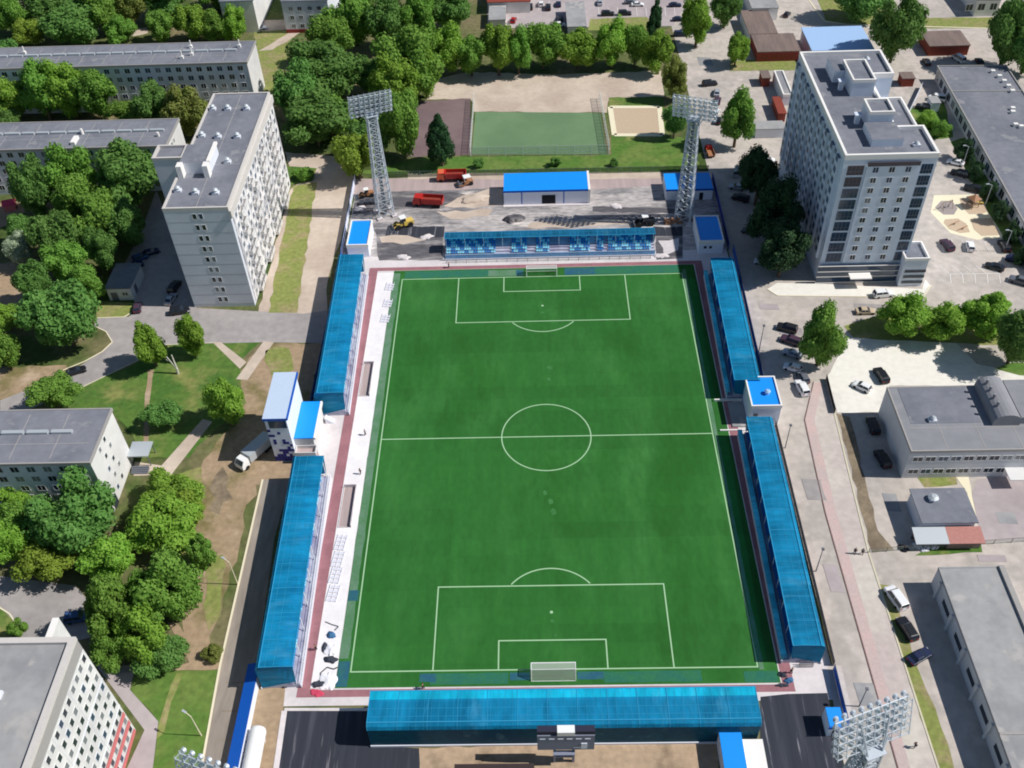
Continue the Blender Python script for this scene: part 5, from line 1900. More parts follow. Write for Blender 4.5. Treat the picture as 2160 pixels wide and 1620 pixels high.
# ------------------------------------------------------------------ cars
PAINT = {
    'white': mat('paint_white', S(240, 240, 240), .3, spec=.5), 'silver': mat('paint_silver', S(186, 190, 196), .35, metal=.3), 'black': mat('paint_black', S(34, 35, 40), .35, spec=.5),
    'grey': mat('paint_grey', S(104, 108, 116), .35), 'red': mat('paint_red', S(176, 34, 36), .35), 'navy': mat('paint_navy', S(40, 48, 78), .35), 'purple': mat('paint_purple', S(78, 58, 74), .35),
    'beige': mat('paint_beige', S(196, 178, 152), .4), 'blue': mat('paint_blue', S(60, 88, 132), .35)}
TAIL = mat('tail_light', S(150, 24, 24), .4)
def car_parts(kind):
    """profile cars, nose towards +x; returns the meshes of the parts"""
    L, Wd, hb, hr = {'sedan': (4.5, 1.78, .95, 1.45), 'hatch': (4.0, 1.74, 1.0, 1.55), 'suv': (4.7, 1.9, 1.15, 1.78), 'van': (5.0, 1.95, 1.2, 2.05)}[kind]
    hl, hw = L / 2, Wd / 2
    nose = {'sedan': .72, 'hatch': .8, 'suv': .98, 'van': 1.05}[kind]
    prof = [(-hl, .35), (-hl - .02, .62), (-hl + .08, hb - .05), (-hl + .5, hb), (hl * .35, hb), (hl - .35, nose + .04), (hl - .05, nose - .14), (hl, .5), (hl - .05, .3)]
    b = MB()
    rings = []
    for y, s in ((-hw, .96), (-hw + .12, 1.0), (hw - .12, 1.0), (hw, .96)):
        rings.append([(x * s, y, .32 + (z - .32) * (1 if abs(y) < hw - .05 else .94)) for x, z in prof])
    b.loft(rings)
    for sx in (-1, 1):
        b.box(sx * (hl - .12) - .1, sx * (hl - .12) + .1, -hw + .1, hw - .1, .28, .5)
    body = b.mesh('body', PAINT['white'])
    # greenhouse
    rear = {'sedan': (-hl + .55, -hl + 1.15), 'hatch': (-hl + .12, -hl + .45), 'suv': (-hl + .1, -hl + .35), 'van': (-hl + .08, -hl + .2)}[kind]
    front = {'sedan': (hl * .42, hl * .08), 'hatch': (hl * .46, hl * .1), 'suv': (hl * .42, hl * .14), 'van': (hl * .62, hl * .36)}[kind]
    g = MB()
    g.loft([[(rear[0], -hw + .06, hb - .02), (front[0], -hw + .06, hb - .02), (front[0], hw - .06, hb - .02), (rear[0], hw - .06, hb - .02)],
            [(rear[1], -hw + .24, hr - .06), (front[1], -hw + .24, hr - .06), (front[1], hw - .24, hr - .06), (rear[1], hw - .24, hr - .06)]])
    glass = g.mesh('window_glass', M['glass'])
    r = MB()
    r.loft([[(rear[1] - .04, -hw + .22, hr - .058), (front[1] + .04, -hw + .22, hr - .058), (front[1] + .04, hw - .22, hr - .058), (rear[1] - .04, hw - .22, hr - .058)],
            [(rear[1] + .1, -hw + .32, hr), (front[1] - .1, -hw + .32, hr), (front[1] - .1, hw - .32, hr), (rear[1] + .1, hw - .32, hr)]])
    for sx in (-1, 1):
        xm = (rear[0] + front[0]) / 2
        r.tube((xm, sx * (hw - .05), hb), (xm, sx * (hw - .23), hr - .05), .05, n=4)
        r.tube((front[0], sx * (hw - .07), hb), (front[1], sx * (hw - .24), hr - .05), .045, n=4)
        r.tube((rear[0], sx * (hw - .07), hb), (rear[1], sx * (hw - .24), hr - .05), .06, n=4)
    roof = r.mesh('roof', PAINT['white'])
    w = MB()
    w.tube((0, -.11, 0), (0, .11, 0), .33, n=12)
    wheel = w.mesh('wheel', M['rubber'])
    h = MB()
    h.box(-.06, .03, -.2, .2, -.07, .07)
    return dict(body=body, glass=glass, roof=roof, wheel=wheel, head=h.mesh('headlight', M['lamp_glass']), tail=h.mesh('tail_light', TAIL), hl=hl, hw=hw, nose=nose, hb=hb)
CARS = {k: car_parts(k) for k in ('sedan', 'hatch', 'suv', 'van')}

def car(px, py, deg, kind, paint, label, group='parked cars'):
    p = G(px, py, .6)
    c = CARS[kind]
    th = thing('parked_car', label, 'car', (p.x, p.y, 0.01), math.radians(deg), group)
    for nm in ('body', 'roof'):
        o = link(nm, c[nm], th)
        o.material_slots[0].link = 'OBJECT'
        o.material_slots[0].material = PAINT[paint]
    link('window_glass', c['glass'], th)
    for sx in (-1, 1):
        for sy in (-1, 1):
            link('wheel', c['wheel'], th, (sx * c['hl'] * .6, sy * (c['hw'] - .1), .33))
    for sy in (-1, 1):
        link('headlight', c['head'], th, (c['hl'] - .04, sy * (c['hw'] - .34), c['nose'] - .2))
        link('tail_light', c['tail'], th, (-c['hl'] + .02, sy * (c['hw'] - .34), c['hb'] - .22))
    return th

for q in (
    # far parking lot on the top edge
    (1080, 16, 90, 'sedan', 'black', 'dark car right of the flat roofed kiosk in the far parking lot'),
    (1083, 42, 80, 'hatch', 'red', 'red car at the front edge of the far parking lot'),
    (1118, 14, 90, 'suv', 'black', 'black car in the far lot, left of the white one'),
    (1141, 8, 90, 'hatch', 'white', 'white car between two black cars in the far lot'),
    (1156, 15, 90, 'suv', 'black', 'black car in the far lot, just right of the white one'),
    (1178, 8, 90, 'sedan', 'navy', 'dark blue car in the far lot, left of the long grey flat roof'),
    (1181, 52, 0, 'hatch', 'white', 'white car at the foot of the long grey flat roof'),
    (1182, 40, 90, 'suv', 'black', 'black car left of the lower end of the long grey flat roof'),
    (1265, 5, 90, 'sedan', 'silver', 'silver car on the top edge above the far lawn patch'),
    (1282, 29, 0, 'suv', 'black', 'left one of two black cars on the edge of the far lawn patch'),
    (1318, 28, 0, 'suv', 'black', 'right one of two black cars on the edge of the far lawn patch'),
    (1330, 4, 0, 'sedan', 'grey', 'grey car on the top edge, farthest right row of the far lot'),
    (1345, 9, 0, 'sedan', 'white', 'white car on the top edge left of the tall spruce'),
    (1424, 10, 0, 'sedan', 'navy', 'dark car on the top edge right of the tall spruce'),
    (1432, 40, 0, 'sedan', 'navy', 'dark blue car in the lane right of the tall spruce, the upper one'),
    (1436, 72, 0, 'suv', 'navy', 'dark blue car in the lane right of the tall spruce, the lower one'),
    # lane beside the right mast
    (1497, 176, 10, 'suv', 'black', 'black car on the lane above the right mast head'),
    (1512, 195, 80, 'sedan', 'silver', 'silver car on the lane right of the right mast head'),
    (1514, 212, 75, 'sedan', 'purple', 'plum coloured car on the lane right of the right mast head'),
    (1511, 237, 70, 'hatch', 'white', 'white car by the egg shaped tree, on its left'),
    (1516, 254, 70, 'hatch', 'black', 'black car by the egg shaped tree, on its lower left'),
    # shaded lane left of the right tower
    (1555, 362, 75, 'van', 'silver', 'pale van in the shade left of the right tower'),
    (1555, 394, 160, 'sedan', 'silver', 'silver car in the tower shade below the pale van'),
    (1562, 418, 150, 'suv', 'black', 'black car in the tower shade, third down from the pale van'),
    (1582, 488, 150, 'sedan', 'grey', 'grey car half under the shaded trees'),
    (1608, 552, 160, 'hatch', 'white', 'white car at the lower end of the tower shade'),
    (1620, 338, 0, 'hatch', 'white', 'white car between the shaded trees and the long low grey shed'),
    # south of the tower and along the right stand
    (1863, 620, 8, 'suv', 'white', 'white car with dark windows right in front of the right tower'),
    (1826, 656, 0, 'sedan', 'beige', 'beige car on the road below the right tower'),
    (1660, 692, 155, 'suv', 'black', 'topmost black car of the row under the bushy tree'),
    (1668, 718, 150, 'suv', 'purple', 'second car of the row under the bushy tree, dark plum'),
    (1672, 745, 150, 'sedan', 'silver', 'third car of the row under the bushy tree, silver'),
    (1672, 775, 155, 'hatch', 'white', 'fourth car of the row under the bushy tree, white in the leaf shade'),
    (1692, 818, 100, 'suv', 'white', 'white car parked last in the row above the red kerb'),
    (1694, 795, 100, 'hatch', 'grey', 'grey car between the leaf shade and the last white one'),
    (1859, 792, 100, 'suv', 'black', 'black car alone on the white concrete lot'),
    (1818, 815, 140, 'hatch', 'white', 'white car alone on the white concrete lot'),
    # right yard
    (1890, 1262, 108, 'van', 'white', 'white van on the yard beside the pale warehouse'),
    (1913, 1327, 105, 'suv', 'black', 'black car on the yard below the white van'),
    (1940, 1384, 28, 'sedan', 'navy', 'dark blue car parked aslant on the yard, lowest of three'),
    (1842, 898, 90, 'suv', 'black', 'black car in the shade of the wide workshop, upper one'),
    (1862, 968, 100, 'suv', 'black', 'black car in the shade of the wide workshop, lower one'),
    # lots right of the tower
    (2016, 342, 150, 'sedan', 'white', 'white car by the shaded hall wall above the playground'),
    (2024, 366, 150, 'suv', 'black', 'black car by the shaded hall wall, second above the playground'),
    (2052, 398, 150, 'suv', 'black', 'black car touching the upper edge of the playground'),
    (1998, 517, 100, 'suv', 'purple', 'plum coloured car below the playground'),
    (2046, 519, 80, 'hatch', 'white', 'white car below the playground, next to the plum one'),
    (2118, 519, 90, 'suv', 'black', 'black car at the right corner below the playground'),
    (2098, 562, 150, 'sedan', 'black', 'black car at the right end of the painted bays'),
    (2142, 548, 150, 'suv', 'navy', 'dark blue car at the right edge beyond the painted bays'),
    (2150, 592, 150, 'suv', 'grey', 'grey car at the right edge below the painted bays'),
    (2022, 124, 110, 'van', 'white', 'white van in the row above the long hall'),
    (1955, 130, 90, 'sedan', 'black', 'dark car in the row above the long hall, left of the white van'),
    (2066, 129, 90, 'sedan', 'black', 'dark car in the row above the long hall, right of the white van'),
    (1660, 30, 60, 'hatch', 'black', 'black car on the road at the top right, beside the garages'),
    (1976, 208, 160, 'van', 'white', 'white van in the yard right of the right tower'),
    (1948, 226, 150, 'suv', 'black', 'black car in the yard right of the right tower'),
    # left
    (549, 58, 5, 'sedan', 'white', 'white car alone on the dirt road in the upper left'),
    (160, 782, 25, 'sedan', 'black', 'black car at the kerb of the road left of the park lawn'),
    (290, 648, 100, 'hatch', 'purple', 'dark plum car at the corner of the substation'),
    (360, 630, 80, 'sedan', 'silver', 'silver car in the shade at the foot of the nine storey tower'),
    (379, 656, 10, 'suv', 'black', 'black car half in the sun at the foot of the nine storey tower'),
    (368, 605, 80, 'suv', 'black', 'black car in the deep shade above the silver one'),
    (296, 543, 30, 'hatch', 'blue', 'blue car in the shade above the substation, upper one'),
    (284, 560, 30, 'sedan', 'navy', 'dark blue car in the shade above the substation, lower one'),
    (318, 532, 30, 'sedan', 'navy', 'dark blue car in the shade above the substation, farthest right'),
    (165, 1302, 10, 'suv', 'blue', 'blue car under the trees behind the tall white panel block'),
):
    car(*q)

# ------------------------------------------------------------------ lorries and machines
WH = MB()
WH.tube((0, -.2, 0), (0, .2, 0), .52, n=14)
WHEEL = WH.mesh('wheel', M['rubber'])
def wheels(th, xs, hw, r=.52):
    for x in xs:
        for s in (-1, 1):
            o = link('wheel', WHEEL, th, (x, s * hw, r))
            o.scale = (r / .52, 1, r / .52)

def dump_truck(label, px, py, deg, cabm):
    p = G(px, py, 1.2)
    th = thing('dump_truck', label, 'dump truck', (p.x, p.y, .01), math.radians(deg), 'dump trucks')
    b = MB()
    b.box(-3.8, 3.6, -.5, .5, .7, 1.05)
    b.build('chassis', M['steel'], th)
    b = MB()
    b.loft([[(1.9, -1.2, .7), (3.9, -1.2, .7), (3.9, 1.2, .7), (1.9, 1.2, .7)], [(1.9, -1.2, 1.9), (3.95, -1.2, 1.9), (3.95, 1.2, 1.9), (1.9, 1.2, 1.9)], [(1.95, -1.1, 2.9), (3.55, -1.1, 2.9), (3.55, 1.1, 2.9), (1.95, 1.1, 2.9)]])
    cab_ = b.build('cab', M[cabm], th)
    b = MB()
    b.face([(3.93, -1.0, 2.0), (3.93, 1.0, 2.0), (3.62, .95, 2.8), (3.62, -.95, 2.8)])
    b.build('windscreen', M['glass'], cab_)
    b = MB()
    t = .12
    x0, x1, y0, y1, z0, z1 = -4.1, 1.6, -1.3, 1.3, 1.15, 2.75
    b.box(x0, x1, y0, y1, z0, z0 + t)
    b.box(x0, x1, y0, y0 + t, z0 + t, z1)
    b.box(x0, x1, y1 - t, y1, z0 + t, z1)
    b.box(x0, x0 + t, y0 + t, y1 - t, z0 + t, z1 - .3)
    b.box(x1 - t, x1, y0 + t, y1 - t, z0 + t, z1)
    b.box(x1, x1 + 1.2, y0 + .1, y1 - .1, z1, z1 + .12)
    for k in range(5):
        x = x0 + .5 + k * 1.2
        b.box(x, x + .14, y0 - .08, y0 - .002, z0, z1)
        b.box(x, x + .14, y1 + .002, y1 + .08, z0, z1)
    b.build('tipper_body', M['red_paint'], th)
    b = MB()
    b.box(x0 + t, x1 - t, y0 + t, y1 - t, z0 + t + .002, z0 + .6)
    b.build('load', M['rust'], th)
    wheels(th, (2.9, -1.6, -2.9), 1.05)
    for s in (-1, 1):
        b = MB()
        b.box(3.94, 4.0, s * .9 - .2, s * .9 + .2, .95, 1.15)
        b.build('headlight', M['lamp_glass'], th)
dump_truck('red dump truck with orange cab parked by the green mesh fence', 952, 372, 180, 'orange_paint')
dump_truck('red dump truck standing aslant on the gravel right of the left mast', 903, 425, 172, 'red_paint')

def loader(label, px, py, deg, bodym, sc=1.0, cabm='white_paint'):
    p = G(px, py, 1.0)
    th = thing('wheel_loader', label, 'loader', (p.x, p.y, .01), math.radians(deg), 'loaders on the construction yard')
    b = MB()
    b.loft([[(-3.0, -.9, .7), (-.4, -.9, .7), (-.4, .9, .7), (-3.0, .9, .7)], [(-3.0, -.85, 1.7), (-.4, -.85, 1.9), (-.4, .85, 1.9), (-3.0, .85, 1.7)]])
    b.box(-.39, 1.5, -.6, .6, .7, 1.4)
    b.build('body', M[bodym], th)
    b = MB()
    b.loft([[(-1.0, -.7, 1.92), (.4, -.7, 1.42), (.4, .7, 1.42), (-1.0, .7, 1.92)], [(-.9, -.65, 2.9), (.2, -.65, 2.9), (.2, .65, 2.9), (-.9, .65, 2.9)]])
    cb = b.build('cab', M['glass'], th)
    b = MB()
    b.box(-1.15, .5, -.85, .85, 2.903, 3.05)
    b.build('cab_roof', M[cabm], cb)
    b = MB()
    for s in (-1, 1):
        b.tube((.9, s * .5, 1.3), (2.6, s * .6, .7), .14, n=6)
    b.build('lift_arm', M[bodym], th)
    b = MB()
    b.extrude_x([(2.5, .2), (2.5, 1.1), (2.65, 1.1), (2.7, .4), (3.5, .25), (3.5, .15)], -1.3, 1.3)
    o = b.build('bucket', M['steel'], th)
    o.rotation_euler = (0, 0, -R90)
    wheels(th, (-2.0, 1.3), .95, .72)
    th.scale = (sc, sc, sc)
loader('yellow wheel loader with white cab roof beside the foot of the left mast', 848, 472, 205, 'yellow_paint', 1.0)
loader('dark brown loader with white cab roof right behind the far stand', 1357, 468, 190, 'dark', .95)
loader('small grey loader with white cab roof between the left mast and the blue fence', 771, 408, 195, 'brown_paint', .8)

p = G(980, 384, 1)
K = thing('road_roller', 'road roller with white canopy by the upper dump truck', 'road roller', (p.x, p.y, .01), math.radians(200))
b = MB()
b.box(-2.2, .2, -.8, .8, .6, 1.5)
b.build('body', M['beige'] if 'beige' in M else M['brown_paint'], K)
b = MB()
b.tube((1.5, -.95, .65), (1.5, .95, .65), .65, n=18)
b.build('drum', M['steel'], K)
b = MB()
for s in (-1, 1):
    b.box(.1, 1.9, s * 1.02 - .06, s * 1.02 + .06, .55, .85)
b.build('drum_yoke', M['brown_paint'], K)
b = MB()
b.box(-1.7, .3, -.9, .9, 2.6, 2.72)
for x in (-1.5, .1):
    for s in (-1, 1):
        b.tube((x, s * .75, 1.45), (x, s * .75, 2.62), .05, n=5)
b.build('canopy', M['white_paint'], K)
wheels(K, (-1.6,), .7, .6)

p = G(537, 955, 1.2)
K = thing('box_truck', 'white truck with a long grey box half in the shade of the control building', 'truck', (p.x, p.y, .01), math.radians(236))
b = MB()
b.box(-4.4, 4.0, -.5, .5, .6, .95)
b.build('chassis', M['steel'], K)
b = MB()
b.loft([[(2.5, -1.15, .6), (4.4, -1.15, .6), (4.4, 1.15, .6), (2.5, 1.15, .6)], [(2.5, -1.15, 1.7), (4.4, -1.15, 1.6), (4.4, 1.15, 1.6), (2.5, 1.15, 1.7)], [(2.55, -1.05, 2.6), (3.7, -1.05, 2.6), (3.7, 1.05, 2.6), (2.55, 1.05, 2.6)]])
cb = b.build('cab', M['white_paint'], K)
b = MB()
b.face([(4.38, -.95, 1.72), (4.38, .95, 1.72), (3.8, .9, 2.52), (3.8, -.9, 2.52)])
b.build('windscreen', M['glass'], cb)
b = MB()
b.box(-4.4, 2.2, -1.25, 1.25, 1.0, 3.0)
b.build('cargo_box', M['vent'], K)
wheels(K, (3.3, -2.2, -3.3), 1.0)
for s in (-1, 1):
    b = MB()
    b.box(4.41, 4.47, s * .85 - .18, s * .85 + .18, .85, 1.05)
    b.build('headlight', M['lamp_glass'], K)

p = G(1497, 318, 1)
K = thing('farm_truck', 'small red truck with beige bed on the lane beside the right mast', 'truck', (p.x, p.y, .01), math.radians(95))
b = MB()
b.loft([[(.6, -.9, .5), (2.4, -.9, .5), (2.4, .9, .5), (.6, .9, .5)], [(.6, -.9, 1.3), (2.4, -.9, 1.2), (2.4, .9, 1.2), (.6, .9, 1.3)], [(.7, -.8, 2.1), (1.7, -.8, 2.1), (1.7, .8, 2.1), (.7, .8, 2.1)]])
cb = b.build('cab', M['red_paint'], K)
b = MB()
b.face([(2.3, -.75, 1.3), (2.3, .75, 1.3), (1.78, .7, 2.02), (1.78, -.7, 2.02)])
b.build('windscreen', M['glass'], cb)
b = MB()
b.box(-2.6, .5, -1.0, 1.0, .8, .95)
for s in (-1, 1):
    b.box(-2.6, .5, s * .95 - .05, s * .95 + .05, .953, 1.5)
b.build('flat_bed', M['brown_paint'], K)
wheels(K, (1.6, -1.7), .8, .42)

# ------------------------------------------------------------------ people
def ring(cx, cy, z, rx, ry, n=10):
    return [(cx + rx * math.cos(2 * math.pi * i / n), cy + ry * math.sin(2 * math.pi * i / n), z) for i in range(n)]

def limb(bm_pts):
    """rings along a bent path, tapering"""
    out = []
    for i, (p, r) in enumerate(bm_pts):
        p = Vector(p)
        a = Vector(bm_pts[max(0, i - 1)][0])
        c = Vector(bm_pts[min(len(bm_pts) - 1, i + 1)][0])
        d = (c - a).normalized()
        u = d.cross(Vector((0, 1, 0)) if abs(d.y) < .9 else Vector((1, 0, 0))).normalized()
        w = d.cross(u)
        out.append([tuple(p + (u * math.cos(t * math.pi / 4) + w * math.sin(t * math.pi / 4)) * r) for t in range(8)])
    return out

def person(label, px, py, deg, shirt, trousers, hair='dark', stride=.18):
    p = G(px, py, 0)
    th = thing('person', label, 'person', (p.x, p.y, .03), math.radians(deg), 'people at work')
    # one skin surface grown from a joint skeleton
    V = [((0, 0, .95), .13), ((0, 0, 1.2), .13), ((0, 0, 1.42), .15), ((.02, 0, 1.52), .06), ((.03, 0, 1.60), .085), ((.03, 0, 1.72), .08),
         ((0, .11, .88), .10), ((stride * .5, .11, .5), .065), ((stride, .11, .09), .045), ((stride + .16, .12, .05), .04),
         ((0, -.11, .88), .10), ((-stride * .3, -.11, .5), .065), ((-stride, -.11, .09), .045), ((-stride + .16, -.12, .05), .04),
         ((0, .21, 1.40), .06), ((-.04, .27, 1.14), .045), ((.10, .27, .92), .035), ((.16, .26, .84), .032),
         ((0, -.21, 1.40), .06), ((.03, -.27, 1.14), .045), ((.16, -.25, .95), .035), ((.22, -.24, .88), .032)]
    Eg = [(0, 1), (1, 2), (2, 3), (3, 4), (4, 5), (0, 6), (6, 7), (7, 8), (8, 9), (0, 10), (10, 11), (11, 12), (12, 13), (2, 14), (14, 15), (15, 16), (16, 17), (2, 18), (18, 19), (19, 20), (20, 21)]
    me = bpy.data.meshes.new('body')
    me.from_pydata([v for v, _ in V], Eg, [])
    me.materials.append(M['skin'])
    o = link('body', me, th)
    md = o.modifiers.new('skin', 'SKIN')
    sv = me.skin_vertices[0].data if me.skin_vertices else None
    if sv is None:
        me.attributes.new('dummy', 'FLOAT', 'POINT')
    for i, (v, r_) in enumerate(V):
        s_ = me.skin_vertices[0].data[i]
        s_.radius = (r_, r_)
        s_.use_root = (i == 0)
    o.modifiers.new('sub', 'SUBSURF').levels = 1
    b = MB()
    b.loft([ring(0, 0, .93, .16, .20), ring(0, 0, 1.15, .15, .19), ring(0, 0, 1.36, .15, .23), ring(.01, 0, 1.47, .09, .15)])
    for s in (1, -1):
        b.loft(limb([((0, s * .19, 1.42), .085), ((-.02, s * .26, 1.2), .07), ((.02, s * .285, 1.02), .058)]))
    b.build('shirt', M[shirt], th, smooth=True)
    b = MB()
    b.loft([ring(0, 0, .80, .15, .2), ring(0, 0, .98, .165, .205)])
    b.loft(limb([((0, .105, .9), .115), ((stride * .5, .11, .5), .085), ((stride, .11, .1), .07)]))
    b.loft(limb([((0, -.105, .9), .115), ((-stride * .3, -.11, .5), .085), ((-stride, -.11, .1), .07)]))
    b.build('trousers', M[trousers], th, smooth=True)
    b = MB()
    b.loft([ring(.015, 0, 1.66, .1, .1), ring(.01, 0, 1.75, .095, .095), ring(.02, 0, 1.80, .05, .05)])
    b.build('hair', M['dark'], th, smooth=True)
    return th
person('person in grey alone on the white strip by the halfway line', 771, 918, 200, 'steel', 'dark')
person('person in dark clothes crouching near the dugout pit on the white strip', 761, 1000, 230, 'cloth_dark', 'dark')
person('person in black on the red track near the left end of the near stand', 667, 1371, 180, 'dark', 'dark')
person('person in dark clothes at the end steps of the near left stand', 604, 1442, 200, 'cloth_dark', 'dark')
person('person in black on the track behind the near goal line', 893, 1453, 170, 'dark', 'dark')
person('person in dark clothes at the left end of the far stand barrier', 947, 565, 190, 'cloth_dark', 'dark')
person('left one of two people walking on the pavement by the red kerb', 1802, 1168, 250, 'cloth_dark', 'dark')
person('right one of two people walking on the pavement by the red kerb', 1818, 1169, 250, 'steel', 'dark')
person('person alone on the pavement at the bottom edge, right of the near mast', 1928, 1577, 200, 'cloth_dark', 'steel')
person('person in black between the stand corner and the red track, lower right', 1668, 1420, 120, 'dark', 'dark')

# ------------------------------------------------------------------ things lying about
def lump(name, label, cat, px, py, rx, ry, h, m, seed, group=None):
    """a rumpled heap: cloth, bags, soil"""
    p = G(px, py)
    r = random.Random(seed)
    bm = bmesh.new()
    bmesh.ops.create_icosphere(bm, subdivisions=3, radius=1)
    k = [r.uniform(0, 6.28) for _ in range(6)]
    for v in bm.verts:
        a = math.atan2(v.co.y, v.co.x)
        q = 1 + .22 * math.sin(2 * a + k[0]) + .12 * math.sin(5 * a + k[1]) + .1 * math.sin(3 * v.co.x * 3 + k[2])
        v.co = Vector((v.co.x * rx * q, v.co.y * ry * q, max(-.02, v.co.z) * h * (1 + .25 * math.sin(4 * v.co.x + k[3]) * math.cos(3 * v.co.y + k[4]))))
    me = bpy.data.meshes.new(name)
    bm.to_mesh(me)
    bm.free()
    me.materials.append(M[m])
    o = link(name, me, None, (p.x, p.y, .03))
    return tag(o, label, cat, group)
lump('soil_heap', 'dark heap of soil in the middle of the gravel yard behind the far stand', 'heap', 1085, 464, 2.3, 1.6, 1.5, 'gravel_dark', 1)
lump('sand_heap', 'pale sand heap between the red dump truck and the blue roofed hall', 'heap', 1000, 420, 3.6, 2.0, .9, 'sand_light', 2)
lump('white_tarp', 'crumpled white tarp on the white strip, the farther one near the corner', 'tarp', 699, 1372, 1.0, 1.3, .5, 'cloth_white', 3)
lump('white_tarp', 'large white tarp nearest the red track corner on the left', 'tarp', 693, 1437, 1.3, 1.9, .45, 'cloth_white', 4)
lump('blue_bag', 'blue bag on the white strip left of the corner flag', 'bag', 699, 1340, .85, .6, .6, 'cloth_blue', 5)
lump('dark_bag', 'dark bag heap between the two white tarps, upper', 'bag', 685, 1366, .5, .8, .5, 'cloth_dark', 6)
lump('dark_bag', 'long dark heap of gear between the two white tarps', 'bag', 698, 1392, 1.0, .8, .6, 'cloth_dark', 7)
lump('dark_bag', 'grey sack at the corner of the white strip beside the red cloth', 'bag', 672, 1444, .9, .7, .7, 'cloth_dark', 8)
lump('red_cloth', 'bright pink red cloth on the bend of the track, left corner', 'cloth', 668, 1462, 1.1, .7, .3, 'cloth_red', 9)
lump('dark_bag', 'dark bag at the right corner of the track, upper', 'bag', 1650, 1424, .7, .5, .5, 'cloth_dark', 12)
lump('dark_bag', 'dark bag at the right corner of the track, lower', 'bag', 1650, 1446, .9, .4, .4, 'cloth_dark', 13)
lump('blue_sack', 'blue grey sack between the bags at the right corner of the track', 'bag', 1664, 1436, .7, .6, .5, 'cloth_blue', 14)
lump('barrel_heap', 'dark round bundle at the end steps of the near left stand', 'bundle', 603, 1446, .6, .5, .6, 'cloth_dark', 15)

def cable(label, pts, r, m):
    b = MB()
    P = [Vector((*tuple(G(*q))[:2], .06)) for q in pts]
    for a, c in zip(P, P[1:]):
        b.tube(a, c, r, n=5)
    return tag(b.build('cable', M[m]), label, 'cable')
for k, (x, y, w_, h_, m_, l_) in enumerate((
        (1934, 1152, .8, .6, 'cloth_white', 'white sack heap under the grey half of the lean-to, leftmost'), (1952, 1158, .9, .6, 'cloth_white', 'white sack heap under the grey half of the lean-to, in the middle'),
        (1972, 1155, .7, .5, 'cloth_white', 'white sack heap under the grey half of the lean-to, rightmost'), (1905, 1158, .9, .7, 'dark', 'dark bundle on the ground left of the lean-to'))):
    lump('sack_heap', l_, 'sack', x, y, w_, w_ * .8, h_, m_, 30 + k)
for k, (x, y, l_) in enumerate(((852, 543, 'pale slab of cement at the foot of the gravel left of the far stand'), (1395, 540, 'pale cement heap right of the far stand'), (900, 500, 'pale cement heap between the left mast and the far stand'),
                                (1300, 435, 'pale cement heap right of the blue roofed hall'), (760, 440, 'pale slab stack by the blue and white fence'))):
    lump('cement_heap', l_, 'heap', x, y, 1.6, 1.1, .35, 'paving', 50 + k)
cable('thin dark cable winding along the white strip by the corner', [(678, 1440), (676, 1420), (690, 1408), (704, 1412), (712, 1408)], .12, 'cloth_dark')
cable('thin grey hose lying on the white strip above the blue bag', [(686, 1312), (700, 1318), (714, 1322), (706, 1330)], .12, 'steel')

def seat_rack(label, px, py, n, ang):
    """pale flat frames waiting to be fitted, laid out on the paving"""
    p = G(px, py)
    th = thing('frame_stack', label, 'frame stack', (p.x, p.y, .03), ang, 'metal frames on the white strip')
    b = MB()
    for k in range(3):
        x = -.9 + .9 * k
        b.box(x - .05, x + .05, -n / 2, n / 2, .14, .2)
    b.build('rail', M['frame_pale'], th)
    b = MB()
    for j in range(int(n / .9)):
        y = -n / 2 + .4 + .9 * j
        b.box(-1.0, 1.0, y - .3, y + .3, .1, .137)
    b.build('slat', M['frame_pale'], th)
    b = MB()
    for x in (-.9, .9):
        for y in (-n / 2 + .2, n / 2 - .2):
            b.box(x - .06, x + .06, y - .06, y + .06, 0, .1)
    b.build('foot', M['steel'], th)
ls = ['farthest of the pale frame stacks between the near dugout and the tarps', 'second pale frame stack down from the near dugout', 'third pale frame stack down from the near dugout', 'fourth pale frame stack, nearest the tarps']
for k, (x, y) in enumerate(((719, 1145), (713, 1180), (708, 1214), (703, 1252))):
    seat_rack(ls[k], x, y, 3.6, -.12)
lf = ['uppermost', 'middle', 'lowest']
for k, (x, y) in enumerate(((822, 605), (818, 640), (813, 672))):
    seat_rack(lf[k] + ' grey frame stack at the far end of the white strip', x, y, 3.0, -.1)

def barrier(label, px, py, ang, n=3):
    p = G(px, py)
    th = thing('barrier_stack', label, 'barrier', (p.x, p.y, .02), ang)
    for k in range(n):
        b = MB()
        y = .35 * k
        b.tube((-1.1, y, .1), (-1.1, y + .1, 1.1), .05, n=5)
        b.tube((1.1, y, .1), (1.1, y + .1, 1.1), .05, n=5)
        for z in (.2, .65, 1.1):
            b.tube((-1.1, y + .1 * z, z), (1.1, y + .1 * z, z), .05, n=5)
        for j in range(7):
            b.tube((-.9 + .3 * j, y, .2), (-.9 + .3 * j, y + .1, 1.1), .025, n=4)
        b.build('barrier_frame', M['steel'], th)
barrier('stack of grey barriers at the near end of the far left stand', 695, 872, .3)
barrier('grey railing pieces at the end steps of the near left stand', 590, 1424, -.3)
barrier('grey railing pieces at the open end of the nearest right stand', 1700, 1408, 0, 2)

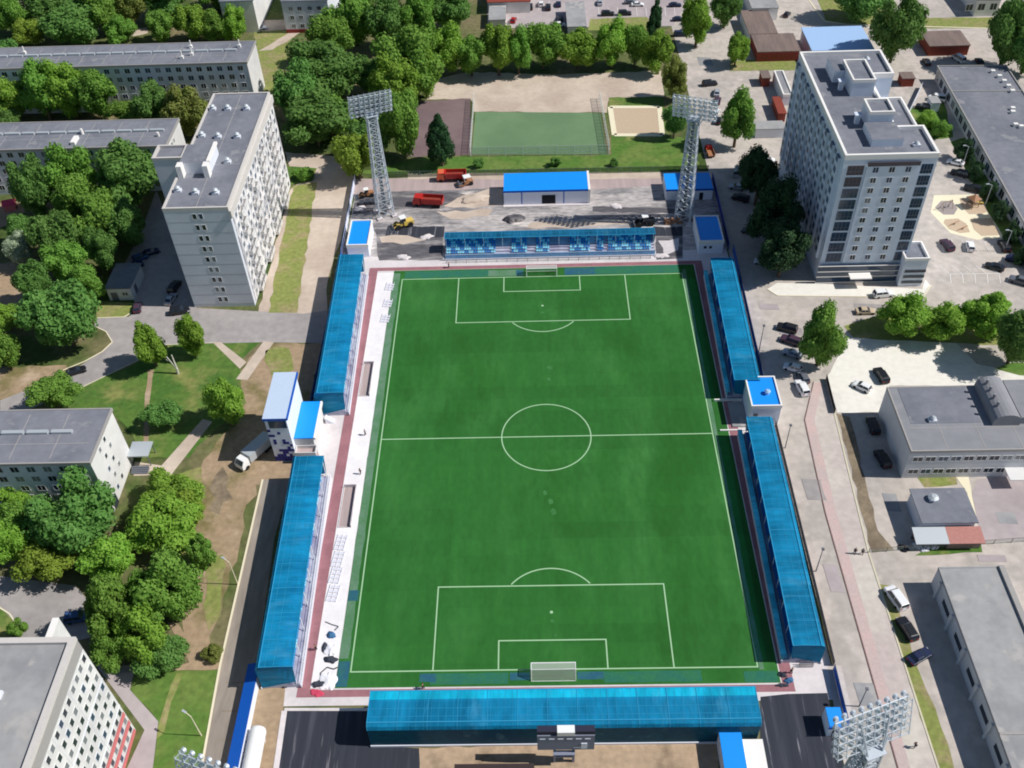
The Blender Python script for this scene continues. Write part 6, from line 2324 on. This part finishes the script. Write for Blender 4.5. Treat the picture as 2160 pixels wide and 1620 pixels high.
def play(label, px, py, kind):
    p = G(px, py)
    th = thing('play_frame', label, 'play equipment', (p.x, p.y, .02), 0.4, 'playground equipment')
    b = MB()
    if kind == 0:
        for x in (-1, 1):
            for y in (-1, 1):
                b.tube((x, y, 0), (x, y, 2.6), .1, n=6)
        b.box(-1.1, 1.1, -1.1, 1.1, 1.2, 1.3)
        b.build('tower_frame', M['wood'], th)
        b = MB()
        b.loft([[(-1.3, -1.3, 2.6), (1.3, -1.3, 2.6), (1.3, 1.3, 2.6), (-1.3, 1.3, 2.6)], [(-.1, -.1, 3.6), (.1, -.1, 3.6), (.1, .1, 3.6), (-.1, .1, 3.6)]])
        b.build('roof', M['brown_paint'], th)
        b = MB()
        b.loft([[(1.1, -.4, 1.3), (1.1, .4, 1.3), (1.1, .4, 1.2), (1.1, -.4, 1.2)], [(3.6, -.4, .2), (3.6, .4, .2), (3.6, .4, .1), (3.6, -.4, .1)]])
        b.build('slide', M['yellow_paint'], th)
    elif kind == 1:
        b.tube((-1.5, 0, 2.2), (1.5, 0, 2.2), .08, n=6)
        for x in (-1.5, 1.5):
            for y in (-.8, .8):
                b.tube((x, y, 0), (x, 0, 2.2), .07, n=6)
        b.build('swing_frame', M['wood'], th)
        for x in (-.6, .6):
            s = MB()
            s.tube((x - .2, 0, .5), (x - .2, 0, 2.2), .02, n=4)
            s.tube((x + .2, 0, .5), (x + .2, 0, 2.2), .02, n=4)
            s.box(x - .25, x + .25, -.12, .12, .44, .5)
            s.build('swing_seat', M['rubber'], th)
    else:
        b.tube((0, 0, 0), (0, 0, .5), .15, n=8)
        b.build('stand', M['steel'], th)
        s = MB()
        s.tube((-1.4, 0, .35), (1.4, 0, .75), .09, n=6)
        s.build('seesaw_beam', M['brown_paint'], th)
play('wooden play tower with slide on the upper right playground patch', 2050, 436, 0)
play('dark swing frame on the grey upper left playground patch', 1995, 440, 1)
play('seesaw on the lower left playground patch', 2012, 474, 2)
play('small spring seesaw at the lower end of the left playground patch', 2030, 484, 2)
p = G(24, 440)
K = thing('playhouse', 'small red playhouse at the left edge beside the wood', 'playhouse', (p.x, p.y, .02), .3)
b = MB()
b.box(-1.4, 1.4, -1.2, 1.2, 0, 1.7)
b.build('wall', M['pink_wall'], K)
b = MB()
b.loft([[(-1.7, -1.5, 1.7), (1.7, -1.5, 1.7), (1.7, 1.5, 1.7), (-1.7, 1.5, 1.7)], [(-1.6, -.05, 2.9), (1.6, -.05, 2.9), (1.6, .05, 2.9), (-1.6, .05, 2.9)]])
b.build('roof', M['cloth_red'], K)
b = MB()
b.box(1.4, 1.45, -.4, .4, 0, 1.3)
b.build('door', M['dark'], K)
for k, (px, py) in enumerate(((776, 430), (1420, 470))):
    p = G(px, py)
    K = thing('block_pallet', ['dark stack of pallets left of the left mast foot', 'brown round bundle at the foot of the right mast'][k], 'pallet', (p.x, p.y, .02), .1)
    b = MB()
    for j in range(3):
        b.box(-2.2 + 1.6 * j, -.9 + 1.6 * j, -.8, .8, .16, .9 + .2 * (j % 2))
    b.build('load', M['cloth_dark'] if k == 0 else M['brown_paint'], K)
    b = MB()
    for y in (-.6, 0, .6):
        b.box(-2.4, 2.4, y - .08, y + .08, 0, .155)
    b.build('pallet', M['wood'], K)
